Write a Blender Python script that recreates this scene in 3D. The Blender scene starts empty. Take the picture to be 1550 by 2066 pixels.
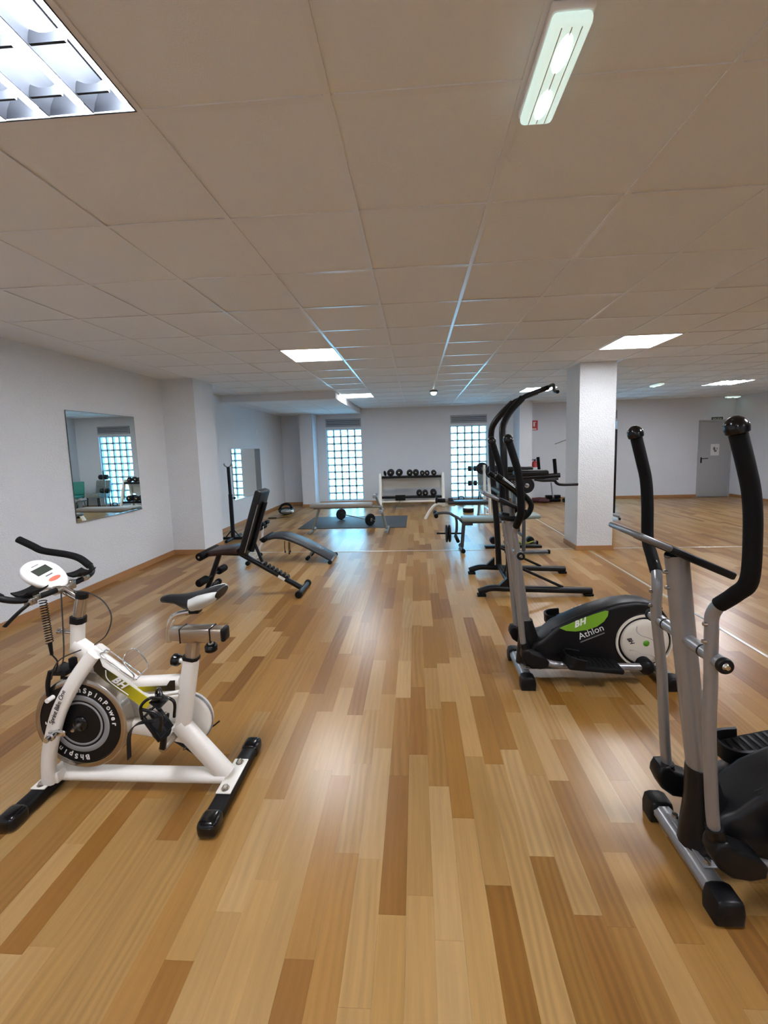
import bpy, bmesh, math, random
from mathutils import Vector as V, Matrix as MX
random.seed(11)
SC = bpy.context.scene
COL = SC.collection
R = math.radians

# ------------------------------------------------------------------ camera
F_PX, CX, CY = 803.595, 794.375, 983.94
PITCH, YAW, ROLL = -.0998, -.0577, -.0272
CAMH = 1.5173
fw = V((math.sin(YAW)*math.cos(PITCH), math.cos(YAW)*math.cos(PITCH), math.sin(PITCH)))
rt = V((math.cos(YAW), -math.sin(YAW), 0)); up = rt.cross(fw)
rt2 = math.cos(ROLL)*rt + math.sin(ROLL)*up
up2 = -math.sin(ROLL)*rt + math.cos(ROLL)*up
cd = bpy.data.cameras.new('camera'); cam = bpy.data.objects.new('camera', cd); COL.objects.link(cam)
cd.sensor_fit = 'HORIZONTAL'; cd.sensor_width = 36; cd.lens = F_PX/1550*36
cd.shift_x = -(CX-775)/1550; cd.shift_y = -(1033-CY)/1550
cd.clip_start = .02
m = MX.Identity(4)
for i in range(3):
    m[i][0], m[i][1], m[i][2] = rt2[i], up2[i], -fw[i]
m[2][3] = CAMH
cam.matrix_world = m
SC.camera = cam

# ------------------------------------------------------------------ world, exposure
w = bpy.data.worlds.new('sky'); SC.world = w; w.use_nodes = True
bg = w.node_tree.nodes['Background']
bg.inputs[0].default_value = (.42, .76, 1, 1); bg.inputs[1].default_value = 14.5
vs = SC.view_settings
vs.view_transform = 'Standard'; vs.look = 'None'; vs.gamma = 1; vs.exposure = 1.0; vs.use_curve_mapping = False
cy_ = SC.cycles
cy_.use_denoising = True; cy_.max_bounces = 10; cy_.diffuse_bounces = 6; cy_.glossy_bounces = 5
cy_.transparent_max_bounces = 12; cy_.sample_clamp_indirect = 6
PANEL_E, TROFFER_E, EMERG_E = 18.0, 115.0, 3.3
ZC = 2.5935
GX, GY, GP = -.2477, 1.3305, .6          # ceiling grid origin and pitch
WINS = [(-2.452, .975), (.95, .975), (4.345, .975)]
YB = 10.94
for x0, ww in WINS:                      # light portals: guide the daylight through the glass blocks
    ld = bpy.data.lights.new('window_portal', 'AREA'); ld.shape = 'RECTANGLE'; ld.size = ww; ld.size_y = 1.96
    ld.cycles.is_portal = True
    lo = bpy.data.objects.new('window_portal', ld); COL.objects.link(lo)
    lo.location = (x0+ww/2, YB+.16, 1.08); lo.rotation_euler = (R(-90), 0, 0)

# ------------------------------------------------------------------ materials
def lin(c):
    if isinstance(c, str): c = tuple(int(c[i:i+2], 16)/255 for i in (0, 2, 4))
    return tuple(((v+.055)/1.055)**2.4 if v > .04045 else v/12.92 for v in c[:3])+(1,)
MATS = {}
def mat(name, col='808080', rough=.5, metal=0, bump=0, bscale=60, spec=.5, emit=None, estr=0, coat=0, var=0, vscale=8):
    if name in MATS: return MATS[name]
    M_ = bpy.data.materials.new(name); M_.use_nodes = True; MATS[name] = M_
    nt = M_.node_tree; b = nt.nodes['Principled BSDF']
    b.inputs['Base Color'].default_value = lin(col); b.inputs['Roughness'].default_value = rough
    b.inputs['Metallic'].default_value = metal; b.inputs['Specular IOR Level'].default_value = spec
    b.inputs['Coat Weight'].default_value = coat; b.inputs['Coat Roughness'].default_value = .15
    if emit: b.inputs['Emission Color'].default_value = lin(emit); b.inputs['Emission Strength'].default_value = estr
    geo = nt.nodes.new('ShaderNodeTexCoord')
    if var:
        n = nt.nodes.new('ShaderNodeTexNoise'); n.inputs['Scale'].default_value = vscale; n.inputs['Detail'].default_value = 4
        nt.links.new(geo.outputs['Object'], n.inputs['Vector'])
        r = nt.nodes.new('ShaderNodeMapRange'); r.inputs[3].default_value = 1-var; r.inputs[4].default_value = 1+var
        nt.links.new(n.outputs[0], r.inputs[0])
        h = nt.nodes.new('ShaderNodeHueSaturation'); h.inputs['Color'].default_value = lin(col)
        nt.links.new(r.outputs[0], h.inputs['Value']); nt.links.new(h.outputs[0], b.inputs['Base Color'])
    if bump:
        n = nt.nodes.new('ShaderNodeTexNoise'); n.inputs['Scale'].default_value = bscale; n.inputs['Detail'].default_value = 3
        nt.links.new(geo.outputs['Object'], n.inputs['Vector'])
        bp = nt.nodes.new('ShaderNodeBump'); bp.inputs['Strength'].default_value = bump; bp.inputs['Distance'].default_value = .008
        nt.links.new(n.outputs[0], bp.inputs['Height']); nt.links.new(bp.outputs[0], b.inputs['Normal'])
    return M_

def wood_mat(name, source):
    """laminate strip: colour of the strip from an attribute, grain along Y"""
    M_ = bpy.data.materials.new(name); M_.use_nodes = True; MATS[name] = M_
    nt = M_.node_tree; b = nt.nodes['Principled BSDF']; N = nt.nodes.new; L = nt.links.new
    if source == 'object':
        oi = N('ShaderNodeObjectInfo'); c = oi.outputs['Color']
    else:
        at = N('ShaderNodeAttribute'); at.attribute_name = 'pcol'; c = at.outputs['Color']
    g = N('ShaderNodeNewGeometry')
    sp = N('ShaderNodeSeparateXYZ'); L(g.outputs['Position'], sp.inputs[0])
    sc = N('ShaderNodeSeparateColor'); L(c, sc.inputs[0])
    sh = N('ShaderNodeMath'); sh.operation = 'MULTIPLY'; sh.inputs[1].default_value = 97.0; L(sc.outputs[0], sh.inputs[0])
    cb = N('ShaderNodeCombineXYZ'); L(sp.outputs[0], cb.inputs[0]); L(sp.outputs[1], cb.inputs[1]); L(sh.outputs[0], cb.inputs[2])
    mp = N('ShaderNodeMapping'); mp.inputs['Scale'].default_value = (26, 2.0, 1); L(cb.outputs[0], mp.inputs[0])
    n1 = N('ShaderNodeTexNoise'); n1.inputs['Scale'].default_value = 1.0; n1.inputs['Detail'].default_value = 5; n1.inputs['Distortion'].default_value = .9
    L(mp.outputs[0], n1.inputs['Vector'])
    mp2 = N('ShaderNodeMapping'); mp2.inputs['Scale'].default_value = (150, 7, 1); L(cb.outputs[0], mp2.inputs[0])
    n2 = N('ShaderNodeTexNoise'); n2.inputs['Scale'].default_value = 1.0; n2.inputs['Detail'].default_value = 2; L(mp2.outputs[0], n2.inputs['Vector'])
    wv = N('ShaderNodeTexWave'); wv.wave_type = 'BANDS'; wv.bands_direction = 'X'; wv.inputs['Scale'].default_value = 1.0; wv.inputs['Distortion'].default_value = 14; wv.inputs['Detail'].default_value = 3; wv.inputs['Detail Scale'].default_value = .45
    mp3 = N('ShaderNodeMapping'); mp3.inputs['Scale'].default_value = (10, 2.0, 1); L(cb.outputs[0], mp3.inputs[0]); L(mp3.outputs[0], wv.inputs['Vector'])
    a1 = N('ShaderNodeMath'); a1.operation = 'MULTIPLY_ADD'; L(n1.outputs[0], a1.inputs[0]); a1.inputs[1].default_value = .36; a1.inputs[2].default_value = .80
    a2 = N('ShaderNodeMath'); a2.operation = 'MULTIPLY_ADD'; L(n2.outputs[0], a2.inputs[0]); a2.inputs[1].default_value = .22; L(a1.outputs[0], a2.inputs[2])
    fr_ = N('ShaderNodeMath'); fr_.operation = 'FRACT'; f0 = N('ShaderNodeMath'); f0.operation = 'MULTIPLY'; f0.inputs[1].default_value = 913.7; L(sc.outputs[1], f0.inputs[0]); L(f0.outputs[0], fr_.inputs[0])
    mk = N('ShaderNodeMapRange'); mk.inputs[1].default_value = .55; mk.inputs[2].default_value = .8; mk.inputs[3].default_value = -.05; mk.inputs[4].default_value = -.20; L(fr_.outputs[0], mk.inputs[0])
    a3 = N('ShaderNodeMath'); a3.operation = 'MULTIPLY_ADD'; L(wv.outputs[0], a3.inputs[0]); L(mk.outputs[0], a3.inputs[1]); L(a2.outputs[0], a3.inputs[2])
    hs = N('ShaderNodeHueSaturation'); hs.inputs['Saturation'].default_value = 1.12; L(c, hs.inputs['Color']); L(a3.outputs[0], hs.inputs['Value'])
    L(hs.outputs[0], b.inputs['Base Color'])
    rr = N('ShaderNodeMath'); rr.operation = 'MULTIPLY_ADD'; L(n1.outputs[0], rr.inputs[0]); rr.inputs[1].default_value = .0; rr.inputs[2].default_value = .29
    L(rr.outputs[0], b.inputs['Roughness'])
    b.inputs['Specular IOR Level'].default_value = .5
    bp = N('ShaderNodeBump'); bp.inputs['Strength'].default_value = .06; bp.inputs['Distance'].default_value = .002
    L(n2.outputs[0], bp.inputs['Height']); L(bp.outputs[0], b.inputs['Normal'])
    return M_
WOOD_O = wood_mat('laminate_strip', 'object'); WOOD_A = wood_mat('laminate_strip_far', 'attr')

def glass_block_mat():
    M_ = bpy.data.materials.new('glass_block'); M_.use_nodes = True
    nt = M_.node_tree; nt.nodes.clear(); N = nt.nodes.new; L = nt.links.new
    o = N('ShaderNodeOutputMaterial'); tc = N('ShaderNodeTexCoord')
    n = N('ShaderNodeTexNoise'); n.inputs['Scale'].default_value = 26; n.inputs['Detail'].default_value = 2; n.inputs['Distortion'].default_value = 2.5
    L(tc.outputs['Object'], n.inputs['Vector'])
    mr = N('ShaderNodeMapRange'); mr.inputs[1].default_value = .4; mr.inputs[2].default_value = .62; mr.inputs[3].default_value = .1; mr.inputs[4].default_value = .55
    L(n.outputs[0], mr.inputs[0])
    t = N('ShaderNodeBsdfTransparent'); t.inputs[0].default_value = (.62, .78, .84, 1)
    tl = N('ShaderNodeBsdfTranslucent'); tl.inputs[0].default_value = (.30, .42, .48, 1)
    g = N('ShaderNodeBsdfGlossy'); g.inputs['Roughness'].default_value = .15
    m1 = N('ShaderNodeMixShader'); L(mr.outputs[0], m1.inputs[0]); L(t.outputs[0], m1.inputs[1]); L(tl.outputs[0], m1.inputs[2])
    fr = N('ShaderNodeFresnel'); fr.inputs[0].default_value = 1.45
    m2 = N('ShaderNodeMixShader'); L(fr.outputs[0], m2.inputs[0]); L(m1.outputs[0], m2.inputs[1]); L(g.outputs[0], m2.inputs[2])
    bp = N('ShaderNodeBump'); bp.inputs['Strength'].default_value = .5; bp.inputs['Distance'].default_value = .01
    L(n.outputs[0], bp.inputs['Height']); L(bp.outputs[0], g.inputs['Normal'])
    L(m2.outputs[0], o.inputs[0]); MATS['glass_block'] = M_
    return M_
GLASSB = glass_block_mat()

def grad_mat(name, stops, axis_from, axis_to, rough=.35):
    """printed decal whose ink runs from one colour to another along the tube (object space)"""
    M_ = bpy.data.materials.new(name); M_.use_nodes = True; MATS[name] = M_
    nt = M_.node_tree; b = nt.nodes['Principled BSDF']; N = nt.nodes.new; L = nt.links.new
    tc = N('ShaderNodeTexCoord'); a, c = V(axis_from), V(axis_to); d = c-a
    sub = N('ShaderNodeVectorMath'); sub.operation = 'SUBTRACT'; sub.inputs[1].default_value = a; L(tc.outputs['Object'], sub.inputs[0])
    dt = N('ShaderNodeVectorMath'); dt.operation = 'DOT_PRODUCT'; dt.inputs[1].default_value = d/d.length_squared; L(sub.outputs[0], dt.inputs[0])
    cr = N('ShaderNodeValToRGB'); L(dt.outputs['Value'], cr.inputs[0])
    e = cr.color_ramp.elements
    e[0].position, e[0].color = stops[0][0], lin(stops[0][1]); e[1].position, e[1].color = stops[-1][0], lin(stops[-1][1])
    for p, c_ in stops[1:-1]:
        q = e.new(p); q.color = lin(c_)
    L(cr.outputs[0], b.inputs['Base Color']); b.inputs['Roughness'].default_value = rough
    return M_

mat('plaster', 'dce0e4', .9, bump=1.0, bscale=75, spec=.2, var=.03, vscale=3)
mat('plaster_fine', 'd8dce2', .9, bump=.35, bscale=60, spec=.2, var=.03, vscale=3)
mat('tile', 'e3e7ea', .95, bump=.12, bscale=180, spec=.15, var=.02, vscale=2)
mat('tee', 'e0e2e4', .3, spec=.6)
mat('baseboard', 'a5794f', .45, var=.1, vscale=6)
mat('strip_metal', 'd9d6cf', .3, metal=.6)
mat('black', '0e0e10', .42, spec=.25); mat('black_gloss', '0b0b0d', .18, spec=.4); mat('black_rubber', '101011', .7, bump=.2, bscale=300, spec=.2)
mat('foam', '0c0c0d', .62, bump=.2, bscale=500, spec=.15)
mat('leather', '101114', .38, spec=.35, bump=.12, bscale=220); mat('leather_red', '26100f', .38, bump=.12, bscale=220)
mat('silver', '939496', .3, metal=.6); mat('silver_dark', '77797c', .35, metal=.6)
mat('chrome', 'd8d8d8', .08, metal=1); mat('steel', 'b9b2a8', .2, metal=.95); mat('steel_warm', 'b0a494', .28, metal=.8)
mat('white_paint', 'e8e5dd', .28, coat=.3); mat('cream', 'd9d2c4', .4); mat('white_plastic', 'e6e6e4', .35)
mat('grey_plastic', '8b8d8f', .4); mat('saddle_grey', 'b9bcb8', .35); mat('lcd', '3c423c', .2); mat('red_button', 'cf6d58', .4)
mat('green_panel', '76a82e', .3, coat=.4); mat('green_dot', '5aa524', .3); mat('print_white', 'e9e9e9', .5); mat('print_grey', '6a6a6c', .5)
mat('print_dark', '2a2a2a', .5); mat('shell', '121214', .36, spec=.3); mat('iron', '131519', .5, spec=.3, bump=.15, bscale=120)
mat('frame_black', '0f1014', .35, spec=.3); mat('frame_grey', '7f837f', .4, metal=.3); mat('frame_dark', '4a4f55', .4, metal=.2); mat('pad_grey', '8b8781', .5, bump=.1, bscale=200); mat('pad_dark', '2b2f35', .45, bump=.1, bscale=200)
mat('pad_green', '7f8d88', .45); mat('mat_rubber', '3a3d40', .6, bump=.2, bscale=400)
mat('mirror_glass', 'eef4f2', .0, metal=1); mat('mirror_edge', '5b6664', .2, metal=.5)
mat('vent_metal', 'a8abb0', .5, metal=.1); mat('vent_dark', '55585f', .7)
mat('door_grey', 'a9abad', .5); mat('paper', 'dcdcda', .8); mat('sign_dark', '27392c', .5); mat('sign_text', 'dfe6d8', .6); mat('sign_red', 'c03a3a', .5)
mat('ext_red', 'b22a2c', .3, coat=.4); mat('teal', '2f8a7c', .6); mat('pattern', '7c8583', .8, var=.6, vscale=22); mat('blue', '4f7fc0', .4)
mat('maroon', '4a2329', .8, bump=.4, bscale=40); mat('lime', '9fae4a', .5); mat('mortar', 'c3dbe8', .9, spec=.1)
mat('housing_white', 'eeeeee', .35); mat('louvre', '3a3e44', .5, spec=.1); mat('reflector_grey', '0b0c0e', .6, spec=.05)
mat('panel_emit', 'ffffff', .5, emit='f8faff', estr=PANEL_E); mat('tube_emit', 'ffffff', .5, emit='f4f6ff', estr=TROFFER_E)
mat('led_emit', 'ffffff', .5, emit='cffff4', estr=EMERG_E); mat('diffuser', 'dfe9e6', .3, emit='cfeee6', estr=.38)
mat('sensor_emit', 'ffffff', .5, emit='d5fff0', estr=1.5)

# ------------------------------------------------------------------ mesh builder
def catmull(pts, k=6, closed=False):
    pts = [V(p) for p in pts]; n = len(pts); out = []
    if n < 3: return pts
    rng = range(n if closed else n-1)
    for i in rng:
        if closed: p0, p1, p2, p3 = pts[i-1], pts[i], pts[(i+1) % n], pts[(i+2) % n]
        else:
            p1, p2 = pts[i], pts[i+1]
            p0 = pts[i-1] if i else p1*2-p2
            p3 = pts[i+2] if i+2 < n else p2*2-p1
        for j in range(k):
            t = j/k
            out.append(.5*((2*p1)+(-p0+p2)*t+(2*p0-5*p1+4*p2-p3)*t*t+(-p0+3*p1-3*p2+p3)*t**3))
    if not closed: out.append(pts[-1])
    return out

class MB:
    def __init__(s): s.bm = bmesh.new()
    def _merge(s, t, mtx=None):
        if mtx is not None: bmesh.ops.transform(t, matrix=mtx, verts=t.verts)
        me = bpy.data.meshes.new('tmp'); t.to_mesh(me); t.free(); s.bm.from_mesh(me); bpy.data.meshes.remove(me); return s
    def box(s, c, d, bev=0, rot=None, seg=2):
        t = bmesh.new(); bmesh.ops.create_cube(t, size=1)
        bmesh.ops.scale(t, vec=d, verts=t.verts)
        if bev: bmesh.ops.bevel(t, geom=t.edges[:], offset=min(bev, min(d)*.49), segments=seg, profile=.5, affect='EDGES')
        mt = MX.Translation(c)
        if rot is not None: mt = mt @ rot.to_4x4()
        return s._merge(t, mt)
    def bx(s, x0, x1, y0, y1, z0, z1, bev=0):
        return s.box(((x0+x1)/2, (y0+y1)/2, (z0+z1)/2), (abs(x1-x0), abs(y1-y0), abs(z1-z0)), bev)
    def beam(s, p0, p1, wl, h, bev=.004, side=(0, 1, 0)):
        """rectangular tube from p0 to p1; wl across `side`, h across the third axis"""
        p0, p1 = V(p0), V(p1); d = p1-p0; L_ = d.length; d.normalize()
        y = V(side); y = (y-d*y.dot(d)).normalized(); z = d.cross(y)
        r = MX((d, y, z)).transposed()
        return s.box((p0+p1)/2, (L_, wl, h), bev, r)
    def cyl(s, p0, p1, r0, r1=None, n=20, bev=0):
        p0, p1 = V(p0), V(p1); d = p1-p0; r1 = r0 if r1 is None else r1
        t = bmesh.new(); bmesh.ops.create_cone(t, cap_ends=True, segments=n, radius1=r0, radius2=r1, depth=d.length)
        if bev:
            e = [e for e in t.edges if abs(e.verts[0].co.z-e.verts[1].co.z) < 1e-6]
            bmesh.ops.bevel(t, geom=e, offset=bev, segments=2, profile=.5, affect='EDGES')
        q = V((0, 0, 1)).rotation_difference(d.normalized()).to_matrix().to_4x4()
        return s._merge(t, MX.Translation((p0+p1)/2) @ q)
    def ell(s, c, r, n=20, rot=None):
        t = bmesh.new(); bmesh.ops.create_uvsphere(t, u_segments=n, v_segments=max(6, n//2), radius=1)
        bmesh.ops.scale(t, vec=r if hasattr(r, '__len__') else (r, r, r), verts=t.verts)
        mt = MX.Translation(c)
        if rot is not None: mt = mt @ rot.to_4x4()
        return s._merge(t, mt)
    def sweep(s, pts, sec, side=(0, 1, 0), smooth=6, closed=False, scales=None):
        """sweep a 2D section (list of (a,b)); a along `side`, b along the third axis"""
        P = catmull(pts, smooth, closed) if smooth else [V(p) for p in pts]
        n = len(P); rings = []
        T = []
        for i in range(n):
            if closed: d = P[(i+1) % n]-P[i-1]
            else: d = P[min(i+1, n-1)]-P[max(i-1, 0)]
            T.append(d.normalized())
        side = V(side)
        y = side-T[0]*side.dot(T[0])
        if y.length < 1e-4: y = T[0].orthogonal()
        y.normalize()
        for i in range(n):
            if i: y = T[i-1].rotation_difference(T[i]) @ y
            y = (y-T[i]*y.dot(T[i])).normalized(); z = T[i].cross(y)
            k = 1 if scales is None else scales(i/(n-1))
            rings.append([s.bm.verts.new(P[i]+y*a*k+z*b*k) for a, b in sec])
        m_ = len(sec)
        for i in range(n if closed else n-1):
            a, b = rings[i], rings[(i+1) % n]
            for j in range(m_): s.bm.faces.new((a[j], a[(j+1) % m_], b[(j+1) % m_], b[j]))
        if not closed:
            s.bm.faces.new(rings[0][::-1]); s.bm.faces.new(rings[-1])
        return s
    def tube(s, pts, r, n=12, smooth=6, closed=False, rz=None, scales=None, side=(0, 1, 0)):
        rz = rz or r
        return s.sweep(pts, [(r*math.cos(2*math.pi*i/n), rz*math.sin(2*math.pi*i/n)) for i in range(n)], smooth=smooth, closed=closed, scales=scales, side=side)
    def rtube(s, pts, a, b, smooth=6, scales=None, side=(0, 1, 0), ch=.25):
        c = min(a, b)*ch
        sec = [(a/2-c, -b/2), (a/2, -b/2+c), (a/2, b/2-c), (a/2-c, b/2), (-a/2+c, b/2), (-a/2, b/2-c), (-a/2, -b/2+c), (-a/2+c, -b/2)]
        return s.sweep(pts, sec, side=side, smooth=smooth, scales=scales)
    def prism(s, poly, y0, y1, bev=0, seg=2):
        """polygon of (x,z) extruded from y0 to y1"""
        t = bmesh.new(); a = [t.verts.new((x, y0, z)) for x, z in poly]
        f = t.faces.new(a); r = bmesh.ops.extrude_face_region(t, geom=[f])
        bmesh.ops.translate(t, vec=(0, y1-y0, 0), verts=[g for g in r['geom'] if isinstance(g, bmesh.types.BMVert)])
        bmesh.ops.recalc_face_normals(t, faces=t.faces[:])
        if bev:
            e = [e for e in t.edges if abs(e.verts[0].co.y-e.verts[1].co.y) < 1e-6]
            bmesh.ops.bevel(t, geom=e, offset=bev, segments=seg, profile=.5, affect='EDGES')
        return s._merge(t)
    def lathe(s, prof, c, axis=(0, 1, 0), n=40):
        """prof: (radius, distance along axis)"""
        c = V(c); ax = V(axis).normalized(); u = ax.orthogonal().normalized(); v = ax.cross(u); rings = []
        for r, t in prof:
            if r < 1e-6: rings.append([s.bm.verts.new(c+ax*t)])
            else: rings.append([s.bm.verts.new(c+ax*t+(u*math.cos(2*math.pi*i/n)+v*math.sin(2*math.pi*i/n))*r) for i in range(n)])
        for a, b in zip(rings, rings[1:]):
            for i in range(n):
                if len(a) == 1 and len(b) == 1: continue
                if len(a) == 1: s.bm.faces.new((a[0], b[(i+1) % n], b[i]))
                elif len(b) == 1: s.bm.faces.new((a[i], a[(i+1) % n], b[0]))
                else: s.bm.faces.new((a[i], a[(i+1) % n], b[(i+1) % n], b[i]))
        return s
    def loft(s, rings, cap=True):
        R_ = [[s.bm.verts.new(p) for p in r] for r in rings]; n = len(R_[0])
        for a, b in zip(R_, R_[1:]):
            for j in range(n): s.bm.faces.new((a[j], a[(j+1) % n], b[(j+1) % n], b[j]))
        if cap: s.bm.faces.new(R_[0][::-1]); s.bm.faces.new(R_[-1])
        return s
    def text(s, string, origin, right, upv, size, shear=0, bold=0, depth=.0012, spacing=1.0, center=False):
        cu = bpy.data.curves.new('t', 'FONT'); cu.body = string; cu.size = size; cu.shear = shear; cu.extrude = depth/2
        cu.space_character = spacing; cu.resolution_u = 3; cu.offset = bold
        if center: cu.align_x = 'CENTER'
        o = bpy.data.objects.new('t', cu); COL.objects.link(o)
        dg = bpy.context.evaluated_depsgraph_get(); me = bpy.data.meshes.new_from_object(o.evaluated_get(dg))
        t = bmesh.new(); t.from_mesh(me); bpy.data.meshes.remove(me)
        bpy.data.objects.remove(o); bpy.data.curves.remove(cu)
        x = V(right).normalized(); y = V(upv); y = (y-x*y.dot(x)).normalized(); z = x.cross(y)
        mt = MX((x, y, z)).transposed().to_4x4(); mt.translation = V(origin)
        return s._merge(t, mt)

def link(name, mb, m_, parent=None, base=(0, 0, 0), smooth=47):
    me = bpy.data.meshes.new(name)
    bmesh.ops.recalc_face_normals(mb.bm, faces=mb.bm.faces[:])
    mb.bm.to_mesh(me); mb.bm.free()
    if V(base).length: me.transform(MX.Translation(-V(base)))
    me.materials.append(MATS[m_] if isinstance(m_, str) else m_)
    if smooth:
        for p in me.polygons: p.use_smooth = True
        me.set_sharp_from_angle(angle=R(smooth))
    o = bpy.data.objects.new(name, me); COL.objects.link(o)
    if parent: o.parent = parent
    return o

class Thing:
    """an Empty at the thing's base; parts are given in world coordinates and stored relative to it"""
    def __init__(s, name, label, cat, base, group=None):
        s.base = V(base); s.o = bpy.data.objects.new(name, None); COL.objects.link(s.o); s.o.location = base
        s.o.empty_display_size = .1
        s.o['label'] = label; s.o['category'] = cat
        if group: s.o['group'] = group
    def part(s, name, mb, m_, parent=None, label=None, smooth=47):
        o = link(name, mb, m_, parent or s.o, s.base, smooth)
        if label: o['label'] = label
        return o

def single(name, mb, m_, label, cat, base, group=None):
    o = link(name, mb, m_, None, base); o.location = base
    o['label'] = label; o['category'] = cat
    if group: o['group'] = group
    return o
def struct(name, mb, m_, smooth=30):
    o = link(name, mb, m_, None, (0, 0, 0), smooth); o['kind'] = 'structure'; return o
def copy_tree(o, parent=None):
    c = o.copy(); COL.objects.link(c); c.parent = parent
    for ch in o.children: copy_tree(ch, c)
    return c
def rotm(axis, deg): return MX.Rotation(R(deg), 3, axis)

# ------------------------------------------------------------------ the room
XL, XR, YF = -3.69, 8.3, -3.4
floor = struct('floor', MB().bx(XL-.2, XR+.2, YF-.2, YB+.3, -.12, -.008), 'baseboard')
# laminate strips, 9 cm wide, along Y
TONES = [('cba676', 5), ('c39d6c', 5), ('ba905e', 5), ('b08553', 4), ('a67a4b', 3), ('9d7247', 2), ('d0ae80', 2)]
pool = [c for c, n in TONES for _ in range(n)]
def to_px(p):
    d = V(p)-V((0, 0, CAMH)); z = d.dot(fw)
    if z < .05: return None
    return CX+F_PX*d.dot(rt2)/z, CY-F_PX*d.dot(up2)/z
planks = []
PW = .0905
k0 = int(math.floor((XL+.245)/PW)); k1 = int(math.ceil((XR+.245)/PW))
for k in range(k0, k1):
    y = YF+random.uniform(-.6, 0); x0 = -.245+k*PW
    while y < YB:
        L_ = random.choice((.42, .55, .55, .65, .75, .9)) + random.uniform(-.03, .03)
        planks.append((max(x0, XL), min(x0+PW, XR), max(y, YF), min(y+L_, YB), random.choice(pool), random.uniform(-.03, .03)))
        y += L_
def vis(p):
    a = [to_px((x, y, 0)) for x in (p[0], p[1]) for y in (p[2], (p[2]+p[3])/2, p[3])]
    ok = [q for q in a if q and -20 < q[0] < 1570 and 0 < q[1] < 2090]
    return len(ok)
order = sorted((p for p in planks if vis(p) and p[3]-p[2] > .05 and p[1]-p[0] > .02), key=lambda p: math.hypot((p[0]+p[1])/2, (p[2]+p[3])/2))
near = set(id(p) for p in order[:300])
unit = MB().bx(0, 1, 0, 1, -.008, 0); um = bpy.data.meshes.new('plank'); unit.bm.to_mesh(um); unit.bm.free(); um.materials.append(WOOD_O)
G_ = .00018
def shade(c, d):
    l = lin(c); return tuple(max(.01, .61*v*(1+d*2)) for v in l[:3])+(1,)
rest_v, rest_f, rest_c = [], [], []
for p in planks:
    x0, x1, y0, y1, c, d = p
    if y1-y0 < .002 or x1-x0 < .002: continue
    if id(p) in near:
        o = bpy.data.objects.new('plank', um); COL.objects.link(o); o.parent = floor
        o.location = (x0+G_, y0+G_, 0); o.scale = (x1-x0-2*G_, y1-y0-2*G_, 1); o.color = shade(c, d)
    else:
        i = len(rest_v)
        rest_v += [(x0+G_, y0+G_, 0), (x1-G_, y0+G_, 0), (x1-G_, y1-G_, 0), (x0+G_, y1-G_, 0), (x0+G_, y0+G_, -.008), (x1-G_, y0+G_, -.008), (x1-G_, y1-G_, -.008), (x0+G_, y1-G_, -.008)]
        rest_f += [(i, i+1, i+2, i+3), (i, i+4, i+5, i+1), (i+1, i+5, i+6, i+2), (i+2, i+6, i+7, i+3), (i+3, i+7, i+4, i)]
        rest_c += [shade(c, d)]*8
me = bpy.data.meshes.new('far_planks'); me.from_pydata(rest_v, [], rest_f)
ca = me.color_attributes.new('pcol', 'FLOAT_COLOR', 'POINT'); ca.data.foreach_set('color', [v for c in rest_c for v in c])
me.materials.append(WOOD_A)
o = bpy.data.objects.new('far_planks', me); COL.objects.link(o); o.parent = floor; o['kind'] = 'stuff'

struct('wall_left', MB().bx(XL-.2, XL, YF, YB+.3, 0, ZC+.15), 'plaster')
struct('wall_right', MB().bx(XR, XR+.2, YF, YB+.3, 0, ZC+.15), 'plaster_fine')
struct('wall_front', MB().bx(XL-.2, XR+.2, YF-.2, YF, 0, ZC+.15), 'plaster_fine')
b = MB(); WZ0, WZ1 = .10, 2.06; VZ0, VZ1 = 2.125, 2.345
xs = [XL-.2]
for x0, ww in WINS: xs += [x0, x0+ww]
xs.append(XR+.2)
for i in range(0, len(xs), 2): b.bx(xs[i], xs[i+1], YB, YB+.24, 0, ZC+.15)
for x0, ww in WINS:
    b.bx(x0, x0+ww, YB, YB+.24, 0, WZ0); b.bx(x0, x0+ww, YB, YB+.24, WZ1, ZC+.1)
struct('wall_back', b, 'plaster_fine')
struct('wall_column_left', MB().bx(XL, -3.2, 5.72, 6.28, 0, ZC+.02), 'plaster')
struct('wall_column_back_left', MB().bx(-3.05, -2.70, 10.45, YB, 0, ZC+.02), 'plaster_fine')
struct('wall_column_back_right', MB().bx(2.62, 2.93, 10.27, YB, 0, ZC+.02), 'plaster_fine')
struct('wall_column_right', MB().bx(8.02, XR, 8.9, 9.4, 0, ZC+.02), 'plaster_fine')
struct('wall_pillar', MB().bx(2.247, 2.731, 5.658, 6.13, 0, ZC+.02), 'plaster')
struct('trim_1', MB().bx(-3.69, -1.48, 7.53, YB, 2.465, ZC+.02), 'plaster_fine')
BH_, BT = .07, .014
struct('baseboard_left', MB().bx(XL, XL+BT, YF, 5.72, 0, BH_).bx(XL, XL+BT, 6.28, YB, 0, BH_).bx(XL, -3.2+BT, 5.72-BT, 5.72, 0, BH_).bx(-3.2, -3.2+BT, 5.72, 6.28+BT, 0, BH_), 'baseboard')
struct('baseboard_back', MB().bx(XL, -3.05, YB-BT, YB, 0, BH_).bx(-3.05-BT, -2.7+BT, 10.45-BT, 10.45, 0, BH_).bx(-2.7, 2.62, YB-BT, YB, 0, BH_).bx(2.62-BT, 2.93+BT, 10.27-BT, 10.27, 0, BH_).bx(2.93, 7.42, YB-BT, YB, 0, BH_).bx(8.19, XR, YB-BT, YB, 0, BH_), 'baseboard')
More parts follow.
